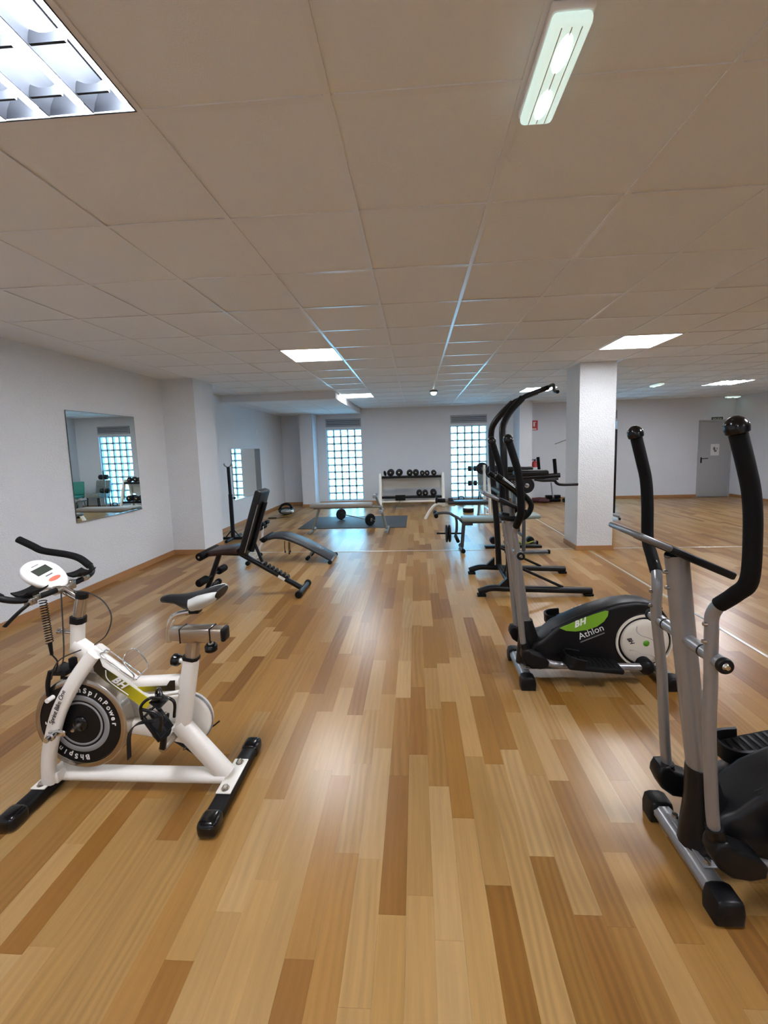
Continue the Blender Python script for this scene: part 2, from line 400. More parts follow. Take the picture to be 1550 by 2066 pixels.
struct('baseboard_right', MB().bx(XR-BT, XR, YF, 8.9, 0, BH_).bx(XR-BT, XR, 9.4, YB, 0, BH_).bx(8.02-BT, XR, 8.9-BT, 8.9, 0, BH_), 'baseboard')
struct('baseboard_pillar', MB().bx(2.247-BT, 2.731+BT, 5.658-BT, 5.658, 0, BH_).bx(2.247-BT, 2.247, 5.658, 6.13, 0, BH_).bx(2.731, 2.731+BT, 5.658, 6.13, 0, BH_), 'baseboard')
struct('trim_2', MB().bx(-3.2, 2.23, 5.74, 5.765, 0, .004, .0015).bx(2.75, XR, 5.74, 5.765, 0, .004, .0015), 'strip_metal')
struct('trim_3', MB().bx(2.40, 2.428, YF, 5.64, 0, .004, .0015).bx(2.40, 2.428, 6.14, YB, 0, .004, .0015), 'strip_metal')

# suspended ceiling: tiles and tee bars are pieces of the ceiling
ceil_ = struct('ceiling', MB().bx(XL-.2, XR+.2, YF-.2, YB+.3, ZC+.11, ZC+.2).bx(XL, GX-5*GP, YF, YB, ZC+.004, ZC+.03).bx(GX+14*GP, XR, YF, YB, ZC+.004, ZC+.03), 'tile')
LIGHT_CELLS = {(-2, -1): 'troffer', (-2, 5): 'panel', (4, 5): 'panel', (-2, 11): 'panel', (4, 11): 'panel', (10, 11): 'troffer', (4, -1): 'troffer', (10, 5): 'troffer', (-2, -7): 'troffer', (4, -7): 'troffer'}  # the last four cells hold added fittings outside the view
t = MB().bx(-.3, .3, -.3, .3, .005, .022); tm = bpy.data.meshes.new('ceiling_tile'); t.bm.to_mesh(tm); t.bm.free(); tm.materials.append(MATS['tile'])
cells = []
for i in range(-5, 14):
    for j in range(-8, 17):
        if (i, j) in LIGHT_CELLS: continue
        x, y = GX+(i+.5)*GP, GY+(j+.5)*GP
        if y-.3 < YF or y+.3 > YB+.35: continue
        if x < -1.48 and y > 7.8: continue
        cells.append((x, y))
def seen(c):
    for dx in (-.3, 0, .3):
        for dy in (-.3, 0, .3):
            q = to_px((c[0]+dx, c[1]+dy, ZC))
            if q and 0 < q[0] < 1550 and 0 < q[1] < 2066: return True
    return False
sc_ = sorted((c for c in cells if seen(c)), key=lambda c: math.hypot(*c))[:300]; S_ = set(sc_)
rest = MB()
for x, y in cells:
    if (x, y) in S_:
        o = bpy.data.objects.new('ceiling_tile', tm); COL.objects.link(o); o.parent = ceil_
        o.location = (x, y, ZC+random.choice((0, 0, .0008, .0015)))
    else: rest.bx(x-.3, x+.3, y-.3, y+.3, ZC+.005, ZC+.022)
o = link('far_ceiling_tiles', rest, 'tile', ceil_, smooth=0); o['kind'] = 'stuff'
for i in range(-5, 15):
    x = GX+i*GP
    y1 = 7.53 if x < -1.5 else YB
    link('tee_bar', MB().bx(x-.012, x+.012, YF, y1, ZC, ZC+.005), 'tee', ceil_, smooth=0)
for j in range(-7, 17):
    y = GY+j*GP; x0 = -1.48 if y > 7.53 else GX-5*GP
    if y < YB: link('tee_bar', MB().bx(x0, XR, y-.011, y+.011, ZC+.0008, ZC+.005), 'tee', ceil_, smooth=0)
sof = bpy.data.objects['trim_1']
tu = bpy.data.meshes.new('soffit_tile'); t = MB().bx(-.292, .292, -.292, .292, -.006, 0); t.bm.to_mesh(tu); t.bm.free(); tu.materials.append(MATS['tile'])
for i in range(3):
    for j in range(5):
        o = bpy.data.objects.new('soffit_tile', tu); COL.objects.link(o); o.parent = sof
        o.location = (-1.80-.6*i, 7.85+.6*j, 2.465)

# glass block windows
gb = MB().box((0, 0, 0), (.161, .075, .162), .014, seg=2); gm = bpy.data.meshes.new('glass_block'); gb.bm.to_mesh(gm); gb.bm.free(); gm.materials.append(GLASSB)
for p in gm.polygons: p.use_smooth = True
for n, (x0, ww) in enumerate(WINS, 1):
    lat = MB(); px_, pz = ww/5, (WZ1-WZ0)/10; yc = YB+.09
    for i in range(6): lat.bx(x0+i*px_-.018, x0+i*px_+.018, yc-.04, yc+.03, WZ0, WZ1)
    for i in range(11): lat.bx(x0, x0+ww, yc-.04, yc+.03, WZ0+i*pz-.018, WZ0+i*pz+.018)
    wo = struct(f'window_{n}', lat, 'mortar')
    for i in range(5):
        for j in range(10):
            o = bpy.data.objects.new('glass_block', gm); COL.objects.link(o); o.parent = wo
            o.location = (x0+(i+.5)*px_, yc, WZ0+(j+.5)*pz)
    t = Thing('vent_grille', ['grey slatted vent above the left glass block window', 'grey slatted vent above the middle glass block window', 'grey slatted vent above the glass block window behind the pillar'][n-1], 'vent', (x0+ww/2, YB, VZ0), 'vents above the windows')
    t.part('frame', MB().bx(x0, x0+ww, YB-.02, YB, VZ0, VZ0+.025).bx(x0, x0+ww, YB-.02, YB, VZ1-.025, VZ1).bx(x0, x0+.03, YB-.02, YB, VZ0, VZ1).bx(x0+ww-.03, x0+ww, YB-.02, YB, VZ0, VZ1), 'vent_metal')
    t.part('backing', MB().bx(x0+.02, x0+ww-.02, YB-.004, YB, VZ0+.02, VZ1-.02), 'vent_dark')
    for s_ in range(4):
        z = VZ0+.045+s_*.045
        t.part('slat', MB().beam((x0+.03, YB-.012, z), (x0+ww-.03, YB-.012, z), .034, .005, 0, side=(0, .55, 1)), 'vent_metal')

# door, notice, signs
d1 = struct('door_1', MB().bx(7.44, 8.17, YB-.035, YB-.005, .01, 1.975, .003), 'door_grey')
link('door_frame', MB().bx(7.40, 7.44, YB-.05, YB, 0, 2.015).bx(8.17, 8.21, YB-.05, YB, 0, 2.015).bx(7.44, 8.17, YB-.05, YB, 1.978, 2.015), 'door_grey', d1)
link('door_handle', MB().bx(7.455, 7.49, YB-.045, YB-.035, .90, 1.05, .003).cyl((7.472, YB-.075, 1.02), (7.472, YB-.04, 1.02), .009).rtube([(7.472, YB-.075, 1.02), (7.62, YB-.075, 1.02)], .018, .018, smooth=0), 'black', d1)
t = Thing('door_notice', 'white paper notice with a dark drawing taped to the grey door', 'paper notice', (7.81, YB-.036, 1.09))
t.part('sheet', MB().bx(7.70, 7.915, YB-.0375, YB-.036, 1.09, 1.39), 'paper')
t.part('print', MB().ell((7.79, YB-.038, 1.27), (.03, .0008, .045)).ell((7.82, YB-.038, 1.21), (.035, .0008, .03)).ell((7.86, YB-.038, 1.27), (.012, .0008, .03)), 'print_grey')
t = Thing('exit_sign', 'small dark green sign reading SALIDA above the grey door', 'sign', (7.85, YB, 2.0))
t.part('plate', MB().bx(7.71, 7.99, YB-.006, YB, 2.0, 2.085), 'sign_dark')
t.part('lettering', MB().text('SALIDA', (7.85, YB-.0065, 2.018), (1, 0, 0), (0, 0, 1), .07, center=True), 'sign_text')
t = Thing('fire_sign', 'red fire extinguisher sign on the back wall beside the corner column', 'sign', (3.16, YB, 1.88))
t.part('plate', MB().bx(3.05, 3.265, YB-.005, YB, 1.88, 2.14), 'sign_red')
t.part('pictogram', MB().bx(3.15, 3.19, YB-.007, YB-.005, 1.98, 2.08).bx(3.14, 3.22, YB-.007, YB-.005, 2.085, 2.10).bx(3.08, 3.23, YB-.007, YB-.005, 1.90, 1.93), 'print_white')
t = Thing('fire_extinguisher', 'red fire extinguisher hung on the back wall under the red sign', 'fire extinguisher', (3.17, YB-.09, .62))
t.part('cylinder', MB().lathe([(0, 0), (.075, .0), (.08, .02), (.08, .36), (.06, .42), (.025, .45), (0, .45)], (3.17, YB-.09, .62), (0, 0, 1), 24), 'ext_red')
t.part('valve', MB().cyl((3.17, YB-.09, 1.06), (3.17, YB-.09, 1.11), .02).rtube([(3.17, YB-.09, 1.10), (3.24, YB-.10, 1.14)], .02, .01, smooth=0).rtube([(3.17, YB-.09, 1.08), (3.25, YB-.10, 1.09)], .02, .01, smooth=0), 'black')
t.part('hose', MB().tube([(3.17, YB-.1, 1.08), (3.10, YB-.12, 1.10), (3.07, YB-.13, 1.02), (3.08, YB-.14, .85)], .01, 8), 'black')
t.part('label_band', MB().lathe([(.0805, .16), (.0815, .17), (.0815, .27), (.0805, .28)], (3.17, YB-.09, .62), (0, 0, 1), 24), 'print_white')
t.part('bracket', MB().bx(3.13, 3.21, YB-.02, YB, .8, .84), 'silver_dark')
single('wall_rod', MB().cyl((3.70, YB-.06, 1.50), (4.10, YB-.03, 1.64), .012).bx(4.08, 4.12, YB-.05, YB, 1.61, 1.66), 'grey_plastic', 'thin slanting grey rod fixed to the back wall beside the pillar', 'rod', (3.9, YB, 1.5))
t = Thing('wall_switch', 'small white switch plate on the left wall above the far mirror', 'switch', (XL, 9.15, 1.95))
t.part('plate', MB().bx(XL, XL+.01, 9.10, 9.2, 1.90, 2.02, .003), 'white_plastic')
t.part('rocker', MB().bx(XL+.01, XL+.014, 9.125, 9.175, 1.93, 1.99, .002), 'white_plastic')

# mirrors
def mirror(label, y0, y1, z0, z1, rz):
    c = V((XL+.012, (y0+y1)/2, z0))
    t = Thing('wall_mirror', label, 'mirror', c, 'frameless mirrors on the left wall')
    t.part('glass', MB().bx(XL+.013, XL+.016, y0+.004, y1-.004, z0+.014, z1-.003), 'mirror_glass', smooth=0)
    t.part('edge', MB().bx(XL+.008, XL+.0155, y0, y0+.004, z0, z1).bx(XL+.008, XL+.0155, y1-.004, y1, z0, z1).bx(XL+.008, XL+.0155, y0, y1, z1-.003, z1), 'mirror_edge')
    t.part('bottom_channel', MB().bx(XL+.006, XL+.020, y0, y1, z0, z0+.014), 'chrome')
    t.part('backing', MB().bx(XL+.008, XL+.0125, y0, y1, z0, z1), 'mirror_edge')
    t.o.rotation_euler = (0, 0, rz)
mirror('nearer frameless mirror on the left wall, between the bike and the column', 4.06, 5.075, .793, 2.01, -.012)
mirror('farther frameless mirror on the left wall, beyond the column', 7.80, 9.25, .55, 1.58, 0)

# ceiling lights
def panel(i, j, label):
    x0, y0 = GX+i*GP+.004, GY+j*GP+.004; s_ = GP-.008
    t = Thing('led_panel', label, 'ceiling light', (x0+s_/2, y0+s_/2, ZC), 'square LED panels in the ceiling')
    t.part('frame', MB().bx(x0, x0+.012, y0, y0+s_, ZC-.003, ZC+.02).bx(x0+s_-.012, x0+s_, y0, y0+s_, ZC-.003, ZC+.02).bx(x0, x0+s_, y0, y0+.012, ZC-.003, ZC+.02).bx(x0, x0+s_, y0+s_-.012, y0+s_, ZC-.003, ZC+.02), 'housing_white')
    t.part('diffuser', MB().bx(x0+.011, x0+s_-.011, y0+.011, y0+s_-.011, ZC, ZC+.006), 'panel_emit', smooth=0)
panel(-2, 5, 'bright square ceiling panel above the adjustable bench, left of the centre')
panel(4, 5, 'bright square ceiling panel in front of the pillar')
panel(-2, 11, 'bright square ceiling panel beside the dropped soffit')
panel(4, 11, 'bright square ceiling panel behind the pull-up tower')
def troffer(i, j, label):
    x0, y0 = GX+i*GP+.006, GY+j*GP+.006; s_ = GP-.012; zt = ZC+.085
    t = Thing('fluorescent_fitting', label, 'ceiling light', (x0+s_/2, y0+s_/2, ZC), 'louvred fluorescent ceiling lights')
    t.part('housing_top', MB().bx(x0+.004, x0+s_-.004, y0+.004, y0+s_-.004, zt-.004, zt), 'reflector_grey')
    t.part('housing', MB().bx(x0, x0+s_, y0, y0+s_, zt, zt+.01).bx(x0, x0+.004, y0, y0+s_, ZC, zt).bx(x0+s_-.004, x0+s_, y0, y0+s_, ZC, zt).bx(x0, x0+s_, y0, y0+.004, ZC, zt).bx(x0, x0+s_, y0+s_-.004, y0+s_, ZC, zt), 'louvre')
    for k in range(4):
        xc = x0+s_*(k+1)/4-.018
        t.part('tube', MB().cyl((xc, y0+.03, ZC+.018), (xc, y0+s_-.03, ZC+.018), .014, n=14), 'tube_emit')
    for k in range(4):                       # curved reflector wall of each cell
        xa = x0+s_*k/4+.004
        t.part('reflector', MB().prism([(xa, ZC+.002), (xa+.004, ZC+.002), (xa+.010, ZC+.03), (xa+.026, ZC+.06), (xa+.05, ZC+.078), (xa+.046, ZC+.081), (xa+.018, ZC+.065), (xa+.004, ZC+.035)], y0+.006, y0+s_-.006), 'louvre')
    for k in range(1, 5):
        yc = y0+s_*(k-.5)/4+.0
        for q in range(4):
            xa, xb = x0+s_*q/4+.012, x0+s_*(q+1)/4-.036
            mid = (xa+xb)/2
            poly = [(xa-.005, ZC+.040), (xa, ZC+.002), (xb, ZC+.002), (xb+.005, ZC+.040), (mid+.02, ZC+.026), (mid, ZC+.024), (mid-.02, ZC+.026)]
            t.part('louvre_blade', MB().prism(poly, yc-.0035, yc+.0035), 'louvre')
troffer(-2, -1, 'louvred fluorescent light with glowing tubes overhead at the top left corner')
troffer(10, 11, 'louvred fluorescent light far away near the grey door')
for i, j, l_ in ((4, -1, 'over the nearest cross trainer'), (10, 5, 'by the right wall'), (-2, -7, 'behind the camera on the left'), (4, -7, 'behind the camera on the right')): troffer(i, j, 'added out-of-view louvred fluorescent light '+l_)  # unseen fittings on the lamp grid, added to light the room

def emergency(cx, cy, L_, W_, label, along_y=True):
    t = Thing('emergency_light', label, 'emergency light', (cx, cy, ZC-.05), 'emergency lights on the ceiling')
    a, c = (W_/2, L_/2) if along_y else (L_/2, W_/2)
    t.part('base', MB().bx(cx-a, cx+a, cy-c, cy+c, ZC-.022, ZC, .006), 'housing_white')
    t.part('cover', MB().box((cx, cy, ZC-.034), (2*a-.008, 2*c-.008, .032), .014, seg=3), 'diffuser')
    for s_ in (-1, 1):
        dx, dy = (0, s_*c*.48) if along_y else (s_*a*.48, 0)
        t.part('lamp', MB().ell((cx+dx, cy+dy, ZC-.05), (.02, .055, .004) if along_y else (.055, .02, .004)), 'led_emit')
    for k in (-1, 0, 1):
        o = .025*k
        t.part('rib', MB().bx(cx+o-.0015, cx+o+.0015, cy-c*.9, cy+c*.9, ZC-.0515, ZC-.049) if along_y else MB().bx(cx-a*.9, cx+a*.9, cy+o-.0015, cy+o+.0015, ZC-.0515, ZC-.049), 'white_plastic')
emergency(.41, 1.27, .33, .11, 'long emergency light glowing pale green on the near ceiling')
emergency(4.58, 7.95, .33, .11, 'small glowing emergency light right of the pillar top')
emergency(8.0, YB-.28, .33, .11, 'small glowing emergency light above the exit sign', False)
t = Thing('ceiling_spot', 'small dome lamp hanging under the ceiling in front of the back wall', 'dome light', (.37, 7.86, ZC-.07))
t.part('collar', MB().lathe([(0, 0), (.075, 0), (.08, -.02), (.072, -.032), (.06, -.032)], (.37, 7.86, ZC), (0, 0, 1), 24), 'silver_dark')
t.part('dome', MB().lathe([(.062, -.028), (.06, -.05), (.045, -.075), (.02, -.09), (0, -.093)], (.37, 7.86, ZC), (0, 0, 1), 24), 'sensor_emit')

# ================================================================== spinning bike (faces -X, mid plane y = 1.62)
YM = 1.62
t = Thing('exercise_bike', 'white spinning bike with black flywheel and yellow decals by the left wall', 'exercise bike', (-1.28, YM, 0))
t.part('bottom_bar', MB().tube([(-1.69, YM, .062), (-.88, YM, .062)], .036, 16, 0, rz=.028), 'white_paint')
for x, nm in ((-1.70, 'front'), (-.858, 'rear')):
    st = t.part('stabilizer', MB().box((x, YM, .033), (.07, .44, .05), .012), 'black')
    for s_ in (-1, 1):
        t.part('end_cap', MB().box((x, YM+s_*.205, .034), (.082, .085, .068), .022, seg=3), 'black_gloss', st)
    t.part('bracket_plate', MB().box((x, YM, .061), (.066, .19, .006), .002), 'white_paint', st)
    for s_ in (-1, 1):
        t.part('bolt', MB().lathe([(0, .016), (.006, .015), (.012, .010), (.013, .0), (.018, 0), (.018, -.003)], (x, YM+s_*.072, .066), (0, 0, 1), 14), 'steel', st)
fp = [(-1.675, .065), (-1.662, .18), (-1.637, .275), (-1.585, .41), (-1.520, .53), (-1.465, .61), (-1.432, .650)]
for s_ in (-1, 1):
    f = t.part('fork_blade', MB().rtube([(x, YM+s_*(.062-.040*max(0, (z-.45)/.21)), z) for x, z in fp], .034, .060, smooth=5), 'white_paint')
    if s_ < 0:
        a, c_ = V((-1.612, YM-.0815, .355)), V((-1.525, YM-.0795, .535)); up_ = (c_-a).normalized()
        mb = MB(); nrm = V((-up_.z, 0, up_.x))
        mb.text('Sprint Bike One', a+V((.006, 0, 0)), up_, nrm, .028, shear=.15, spacing=.95); t.part('lettering', mb, 'print_dark', f)
    t.part('cross_plate', MB().box((-1.655, YM+s_*.04, .085), (.05, .05, .05), .006), 'white_paint', f)
# head: white post, collar, chrome post, stem
t.part('head_post', MB().rtube([(-1.530, YM, .66), (-1.512, YM, .80)], .045, .052, 0), 'white_paint')
t.part('collar', MB().rtube([(-1.5135, YM, .785), (-1.509, YM, .812)], .052, .060, 0), 'black')
hp = t.part('handlebar_post', MB().rtube([(-1.510, YM, .80), (-1.483, YM, .90)], .038, .044, 0), 'steel')
t.part('post_cap', MB().rtube([(-1.484, YM, .897), (-1.480, YM, .918)], .040, .046, 0), 'black', hp)
t.part('stem', MB().tube([(-1.487, YM, .89), (-1.575, YM, .942)], .018, 16, 0), 'chrome')
t.part('adjuster_bolt', MB().cyl((-1.60, YM-.01, .748), (-1.53, YM-.01, .742), .008).lathe([(0, 0), (.014, 0), (.014, .02), (.008, .02)], (-1.60, YM-.01, .748), (1, 0, 0), 12), 'chrome')
# frame
A_, B_ = V((-1.535, YM, .685)), V((-1.185, YM, .412))
t.part('down_tube', MB().rtube([A_, B_], .05, .078, 0), 'white_paint')
dn = (B_-A_).normalized(); un = V((-dn.z, 0, dn.x)) if dn.x > 0 else V((dn.z, 0, -dn.x))
if un.z < 0: un = -un
gm_ = grad_mat('decal_yellow', [(0, '1a1a12'), (.25, '1d1c10'), (.55, '6f6a12'), (.85, 'c0b41c'), (1, 'cdbf2a')], (-1.44+1.28, 0, .63), (-1.20+1.28, 0, .43))
def onface(u, v, y=-.0262): return A_+dn*u+un*v+V((0, y, 0))
def decal(pts, th=.0016):
    mb = MB(); a = [onface(u, v) for u, v in pts]; b_ = [p+V((0, -th, 0)) for p in a]
    mb.loft([a, b_]); return mb
dl = t.part('decal', decal([(.115, .033), (.135, .034), (.165, .012), (.235, .015), (.40, .018), (.432, .005), (.425, -.036), (.20, -.036), (.145, -.030), (.12, .0)]), gm_, t.o.children[[c.name.split('.')[0] for c in t.o.children].index('down_tube')])
t.part('logo', MB().text('BH', onface(.232, -.016, -.0290), dn, un, .046, shear=.45, bold=.0016, spacing=1.1), 'print_white', dl)
t.part('logo_swoosh', MB().sweep([onface(.185, .008, -.0285), onface(.22, -.024, -.0285), onface(.33, -.026, -.0285)], [(.0008, -.0018), (.0008, .0018), (-.0008, .0018), (-.0008, -.0018)], smooth=5), 'print_white', dl)
ht = t.part('cross_tube', MB().rtube([(-1.285, YM, .498), (-1.06, YM, .510)], .046, .060, 0), 'white_paint')
gm2 = grad_mat('decal_yellow_b', [(0, 'c0b41c'), (.3, '8f8718'), (.7, '2a2810'), (1, '161612')], (-1.25+1.28, 0, .49), (-1.10+1.28, 0, .49))
t.part('decal', MB().prism([(-1.235, .474), (-1.098, .482), (-1.078, .484), (-1.075, .530), (-1.098, .528), (-1.115, .505), (-1.25, .497)], YM-.0248, YM-.0232), gm2, ht)
t.part('stay', MB().tube([(-1.20, YM-.02, .452), (-1.06, YM-.02, .475)], .010, 10, 0), 'white_paint')
t.part('chain_stay', MB().rtube([(-1.40, YM+.03, .285), (-1.11, YM+.02, .25), (-.98, YM, .20)], .035, .07, 4), 'white_paint')
t.part('seat_tube', MB().rtube([(-1.072, YM, .29), (-1.0075, YM, .622)], .052, .064, 0), 'white_paint')
sp_ = t.part('seat_post', MB().rtube([(-1.0075, YM, .60), (-.992, YM, .71)], .044, .054, 0), 'steel_warm')
t.part('seat_collar', MB().rtube([(-1.0085, YM, .617), (-1.006, YM, .630)], .056, .068, 0), 'black', sp_)
sl = t.part('seat_slider', MB().box((-.968, YM, .733), (.24, .052, .056), .008), 'steel_warm')
t.part('slider_sleeve', MB().box((-.968, YM, .733), (.135, .060, .063), .006), 'steel', sl)
t.part('slider_cap', MB().box((-.847, YM, .733), (.022, .056, .060), .010), 'black', sl)
for x in (-1.034, -.901): t.part('sleeve_band', MB().box((x, YM, .733), (.004, .062, .065), .001), 'black', sl)
t.part('saddle_tube', MB().tube([(-1.103, YM, .695), (-1.098, YM, .745), (-1.085, YM, .79), (-1.055, YM, .818), (-.97, YM, .836)], .013, 14), 'chrome')
# saddle
rings = []
for x, zt, zb, hw in ((-1.122, .893, .884, .008), (-1.112, .903, .874, .020), (-1.085, .908, .872, .026), (-1.05, .908, .868, .030), (-1.01, .910, .845, .040), (-.97, .917, .838, .056), (-.93, .926, .850, .072), (-.89, .936, .872, .080), (-.862, .940, .888, .078), (-.848, .936, .900, .060)):
    r = []
    for k in range(20):
        a = 2*math.pi*k/20; ca_, sa = math.cos(a), math.sin(a)
        y = math.copysign(abs(ca_)**.7, ca_)*hw; z = (zt+zb)/2+math.copysign(abs(sa)**.8, sa)*(zt-zb)/2
        if sa < 0: y *= .62+.38*(1+sa)
        r.append((x, YM+y, z))
    rings.append(r)
sd = t.part('saddle', MB().loft(rings), 'leather', smooth=60)
SRINGS = rings
for ks in ((7, 8, 9, 10, 11, 12, 13), (17, 18, 19, 0, 1, 2, 3)):
    mb = MB(); cen = V((-.93, YM, .89)); g = []
    for n_r, rg in enumerate(SRINGS[5:]):
        row = []
        for q_ in (ks if n_r else ks[1:-1]+ks[-2:-1]*2):
            p = V(rg[q_]); d_ = V((0, p.y-YM, p.z-.89)).normalized(); row.append((p, p+d_*.003))
        g.append(row)
    for k_ in (0, 1):
        vv = [[mb.bm.verts.new(c[k_]) for c in row] for row in g]
        for a, b_ in zip(vv, vv[1:]):
            for j in range(len(a)-1): mb.bm.faces.new((a[j], a[j+1], b_[j+1], b_[j]))
        if k_ == 0: v0 = vv
        else:
            rim0 = v0[0]+[x[-1] for x in v0[1:]]+v0[-1][-2::-1]+[x[0] for x in v0[-2:0:-1]]
            rim1 = vv[0]+[x[-1] for x in vv[1:]]+vv[-1][-2::-1]+[x[0] for x in vv[-2:0:-1]]
            for j in range(len(rim0)): mb.bm.faces.new((rim0[j], rim0[(j+1) % len(rim0)], rim1[(j+1) % len(rim0)], rim1[j]))
    t.part('saddle_flank', mb, 'saddle_grey', sd, smooth=60)
t.part('saddle_clamp', MB().box((-.972, YM, .842), (.045, .04, .03), .006), 'black', sd)
t.part('rear_tube', MB().rtube([(-1.085, YM, .315), (-1.045, YM, .262), (-.885, YM, .068)], .055, .082, 0), 'white_paint')
for p, ax in (((-1.045, YM, .607), (-1, 0, .12)), ((-.914, YM, .70), (0, 0, -1))):
    kn = t.part('knob', MB().lathe([(0, .05), (.018, .05), (.026, .044), (.027, .022), (.020, .014), (0, .014)], p, ax, 12), 'black_gloss')
    t.part('knob_stud', MB().lathe([(0, 0), (.011, 0), (.011, .018), (0, .018)], p, ax, 12), 'white_paint', kn)
# flywheel
wc = (-1.530, YM, .322)
fwl = t.part('flywheel', MB().lathe([(0, -.022), (.188, -.022), (.190, -.028), (.210, -.028), (.2145, -.024), (.2145, .024), (.210, .028), (.19, .028), (.188, .022), (0, .022)], wc, (0, 1, 0), 72), 'steel')
t.part('flywheel_disc', MB().lathe([(0, -.0262), (.186, -.0262), (.187, -.024), (.187, -.02), (0, -.02)], wc, (0, 1, 0), 64), 'black', fwl)
for r0, r1 in ((.094, .104), (.112, .136)):
    t.part('ring', MB().lathe([(r0, -.0262), (r0+.002, -.0278), (r1-.002, -.0278), (r1, -.0262)], wc, (0, 1, 0), 56), 'grey_plastic', fwl)
t.part('hub', MB().lathe([(0, -.034), (.03, -.034), (.034, -.030), (.034, -.026)], wc, (0, 1, 0), 24), 'black_gloss', fwl)
mb = MB()
for word, a0, da in (('BhSpinPower', 96, -9.6), ('BhSpinPower', 276, -9.6)):
    for k, chh in enumerate(word):
        a = R(a0+da*k); rad = V((math.cos(a), 0, math.sin(a))); tang = V((math.sin(a), 0, -math.cos(a)))
        mb.text(chh, V(wc)+rad*.150+V((0, -.0268, 0)), tang, rad, .034, bold=.0007, center=True)
t.part('lettering', mb, 'print_white', fwl)
for s_ in (-1, 1):
    t.part('axle_nut', MB().lathe([(0, 0), (.012, 0), (.012, .028), (.018, .028), (.018, .038), (.012, .042), (.012, .058), (0, .058)][::-1], (-1.612+.02, YM+s_*.075, .322), (0, s_, 0), 12).box((-1.582, YM+s_*.088, .322), (.075, .012, .024), .004), 'chrome')
t.part('axle', MB().cyl((-1.53, YM-.07, .322), (-1.53, YM+.07, .322), .009), 'steel')
# chain cover on the far side
def stadium(c0, r0, c1, r1, n=18):
    d_ = math.atan2(c1[1]-c0[1], c1[0]-c0[0]); o = []
    for k in range(n+1):
        a = d_+math.pi/2+math.pi*k/n; o.append((c0[0]+r0*math.cos(a), c0[1]+r0*math.sin(a)))
    for k in range(n+1):
        a = d_-math.pi/2+math.pi*k/n; o.append((c1[0]+r1*math.cos(a), c1[1]+r1*math.sin(a)))
    return o
cc = t.part('chain_cover', MB().prism(stadium((-1.50, .315), .075, (-1.098, .285), .122), YM+.055, YM+.10, .010), 'white_paint')
t.part('cover_rim', MB().tube([(-1.098+.121*math.cos(R(a)), YM+.075, .285+.121*math.sin(R(a))) for a in range(-80, 91, 10)], .006, 8, 2), 'silver', cc)
# cranks and pedals
bb = V((-1.108, YM, .262))
t.part('bottom_bracket', MB().cyl(bb+V((0, -.095, 0)), bb+V((0, .13, 0)), .018), 'steel')
npd, fpd = V((-1.075, YM-.155, .430)), V((-1.150, YM+.165, .095))
t.part('crank_arm', MB().beam(bb+V((0, -.095, 0)), (npd.x, YM-.10, npd.z), .016, .026, .005), 'black')
t.part('crank_arm', MB().beam(bb+V((0, .125, 0)), (fpd.x, YM+.128, fpd.z), .016, .026, .005), 'black')
def pedal(c, tilt, yside):
    c = V(c); rm = rotm('Y', tilt)
    def q(x, y, z): return c+rm @ V((x, y, z))
    pd = t.part('pedal', MB().tube([q(-.055, -.04, 0), q(-.055, .04, 0), q(.055, .04, 0), q(.055, -.04, 0)], .009, 8, 0, closed=True).box(q(0, 0, 0), (.05, .07, .02), .005, rm).box(q(-.03, 0, 0), (.07, .012, .016), .003, rm).box(q(.03, 0, 0), (.07, .012, .016), .003, rm), 'black')
    t.part('spindle', MB().cyl(c+V((0, -yside*.03, 0)), c+V((0, yside*.055, 0)), .007), 'steel', pd)
    return pd, q
pd, q = pedal(npd, 58, 1)
t.part('toe_cage', MB().tube([q(-.055, -.045, .0), q(-.10, -.048, .03), q(-.105, -.03, .065), q(-.075, 0, .075), q(-.105, .03, .065), q(-.10, .048, .03), q(-.055, .045, 0)], .006, 8).tube([q(-.09, -.045, .02), q(-.03, -.045, .07), q(.03, -.045, .03)], .006, 8).tube([q(-.09, .045, .02), q(-.03, .045, .07), q(.03, .045, .03)], .006, 8).box(q(-.07, 0, .062), (.05, .07, .006), .002, rotm('Y', 40)), 'black_gloss', pd)
t.part('platform', MB().cyl(q(.03, 0, -.012), q(.03, 0, .006), .042, n=24), 'black_rubber', pd)
t.part('strap', MB().sweep([q(-.02, -.05, .05), q(-.05, -.055, -.02), npd+V((-.085, -.05, -.02)), npd+V((-.095, -.05, -.12))], [(.010, -.0015), (.010, .0015), (-.010, .0015), (-.010, -.0015)]), 'black', pd)
pd2, q = pedal(fpd, 35, -1)
t.part('toe_cage', MB().tube([q(-.055, -.045, .0), q(-.10, -.048, .02), q(-.105, 0, .05), q(-.10, .048, .02), q(-.055, .045, 0)], .005, 8), 'black_gloss', pd2)
t.part('strap', MB().tube([fpd+V((.04, 0, .06)), fpd+V((.10, .02, .06)), fpd+V((.14, .03, .085))], .004, 6), 'black', pd2)
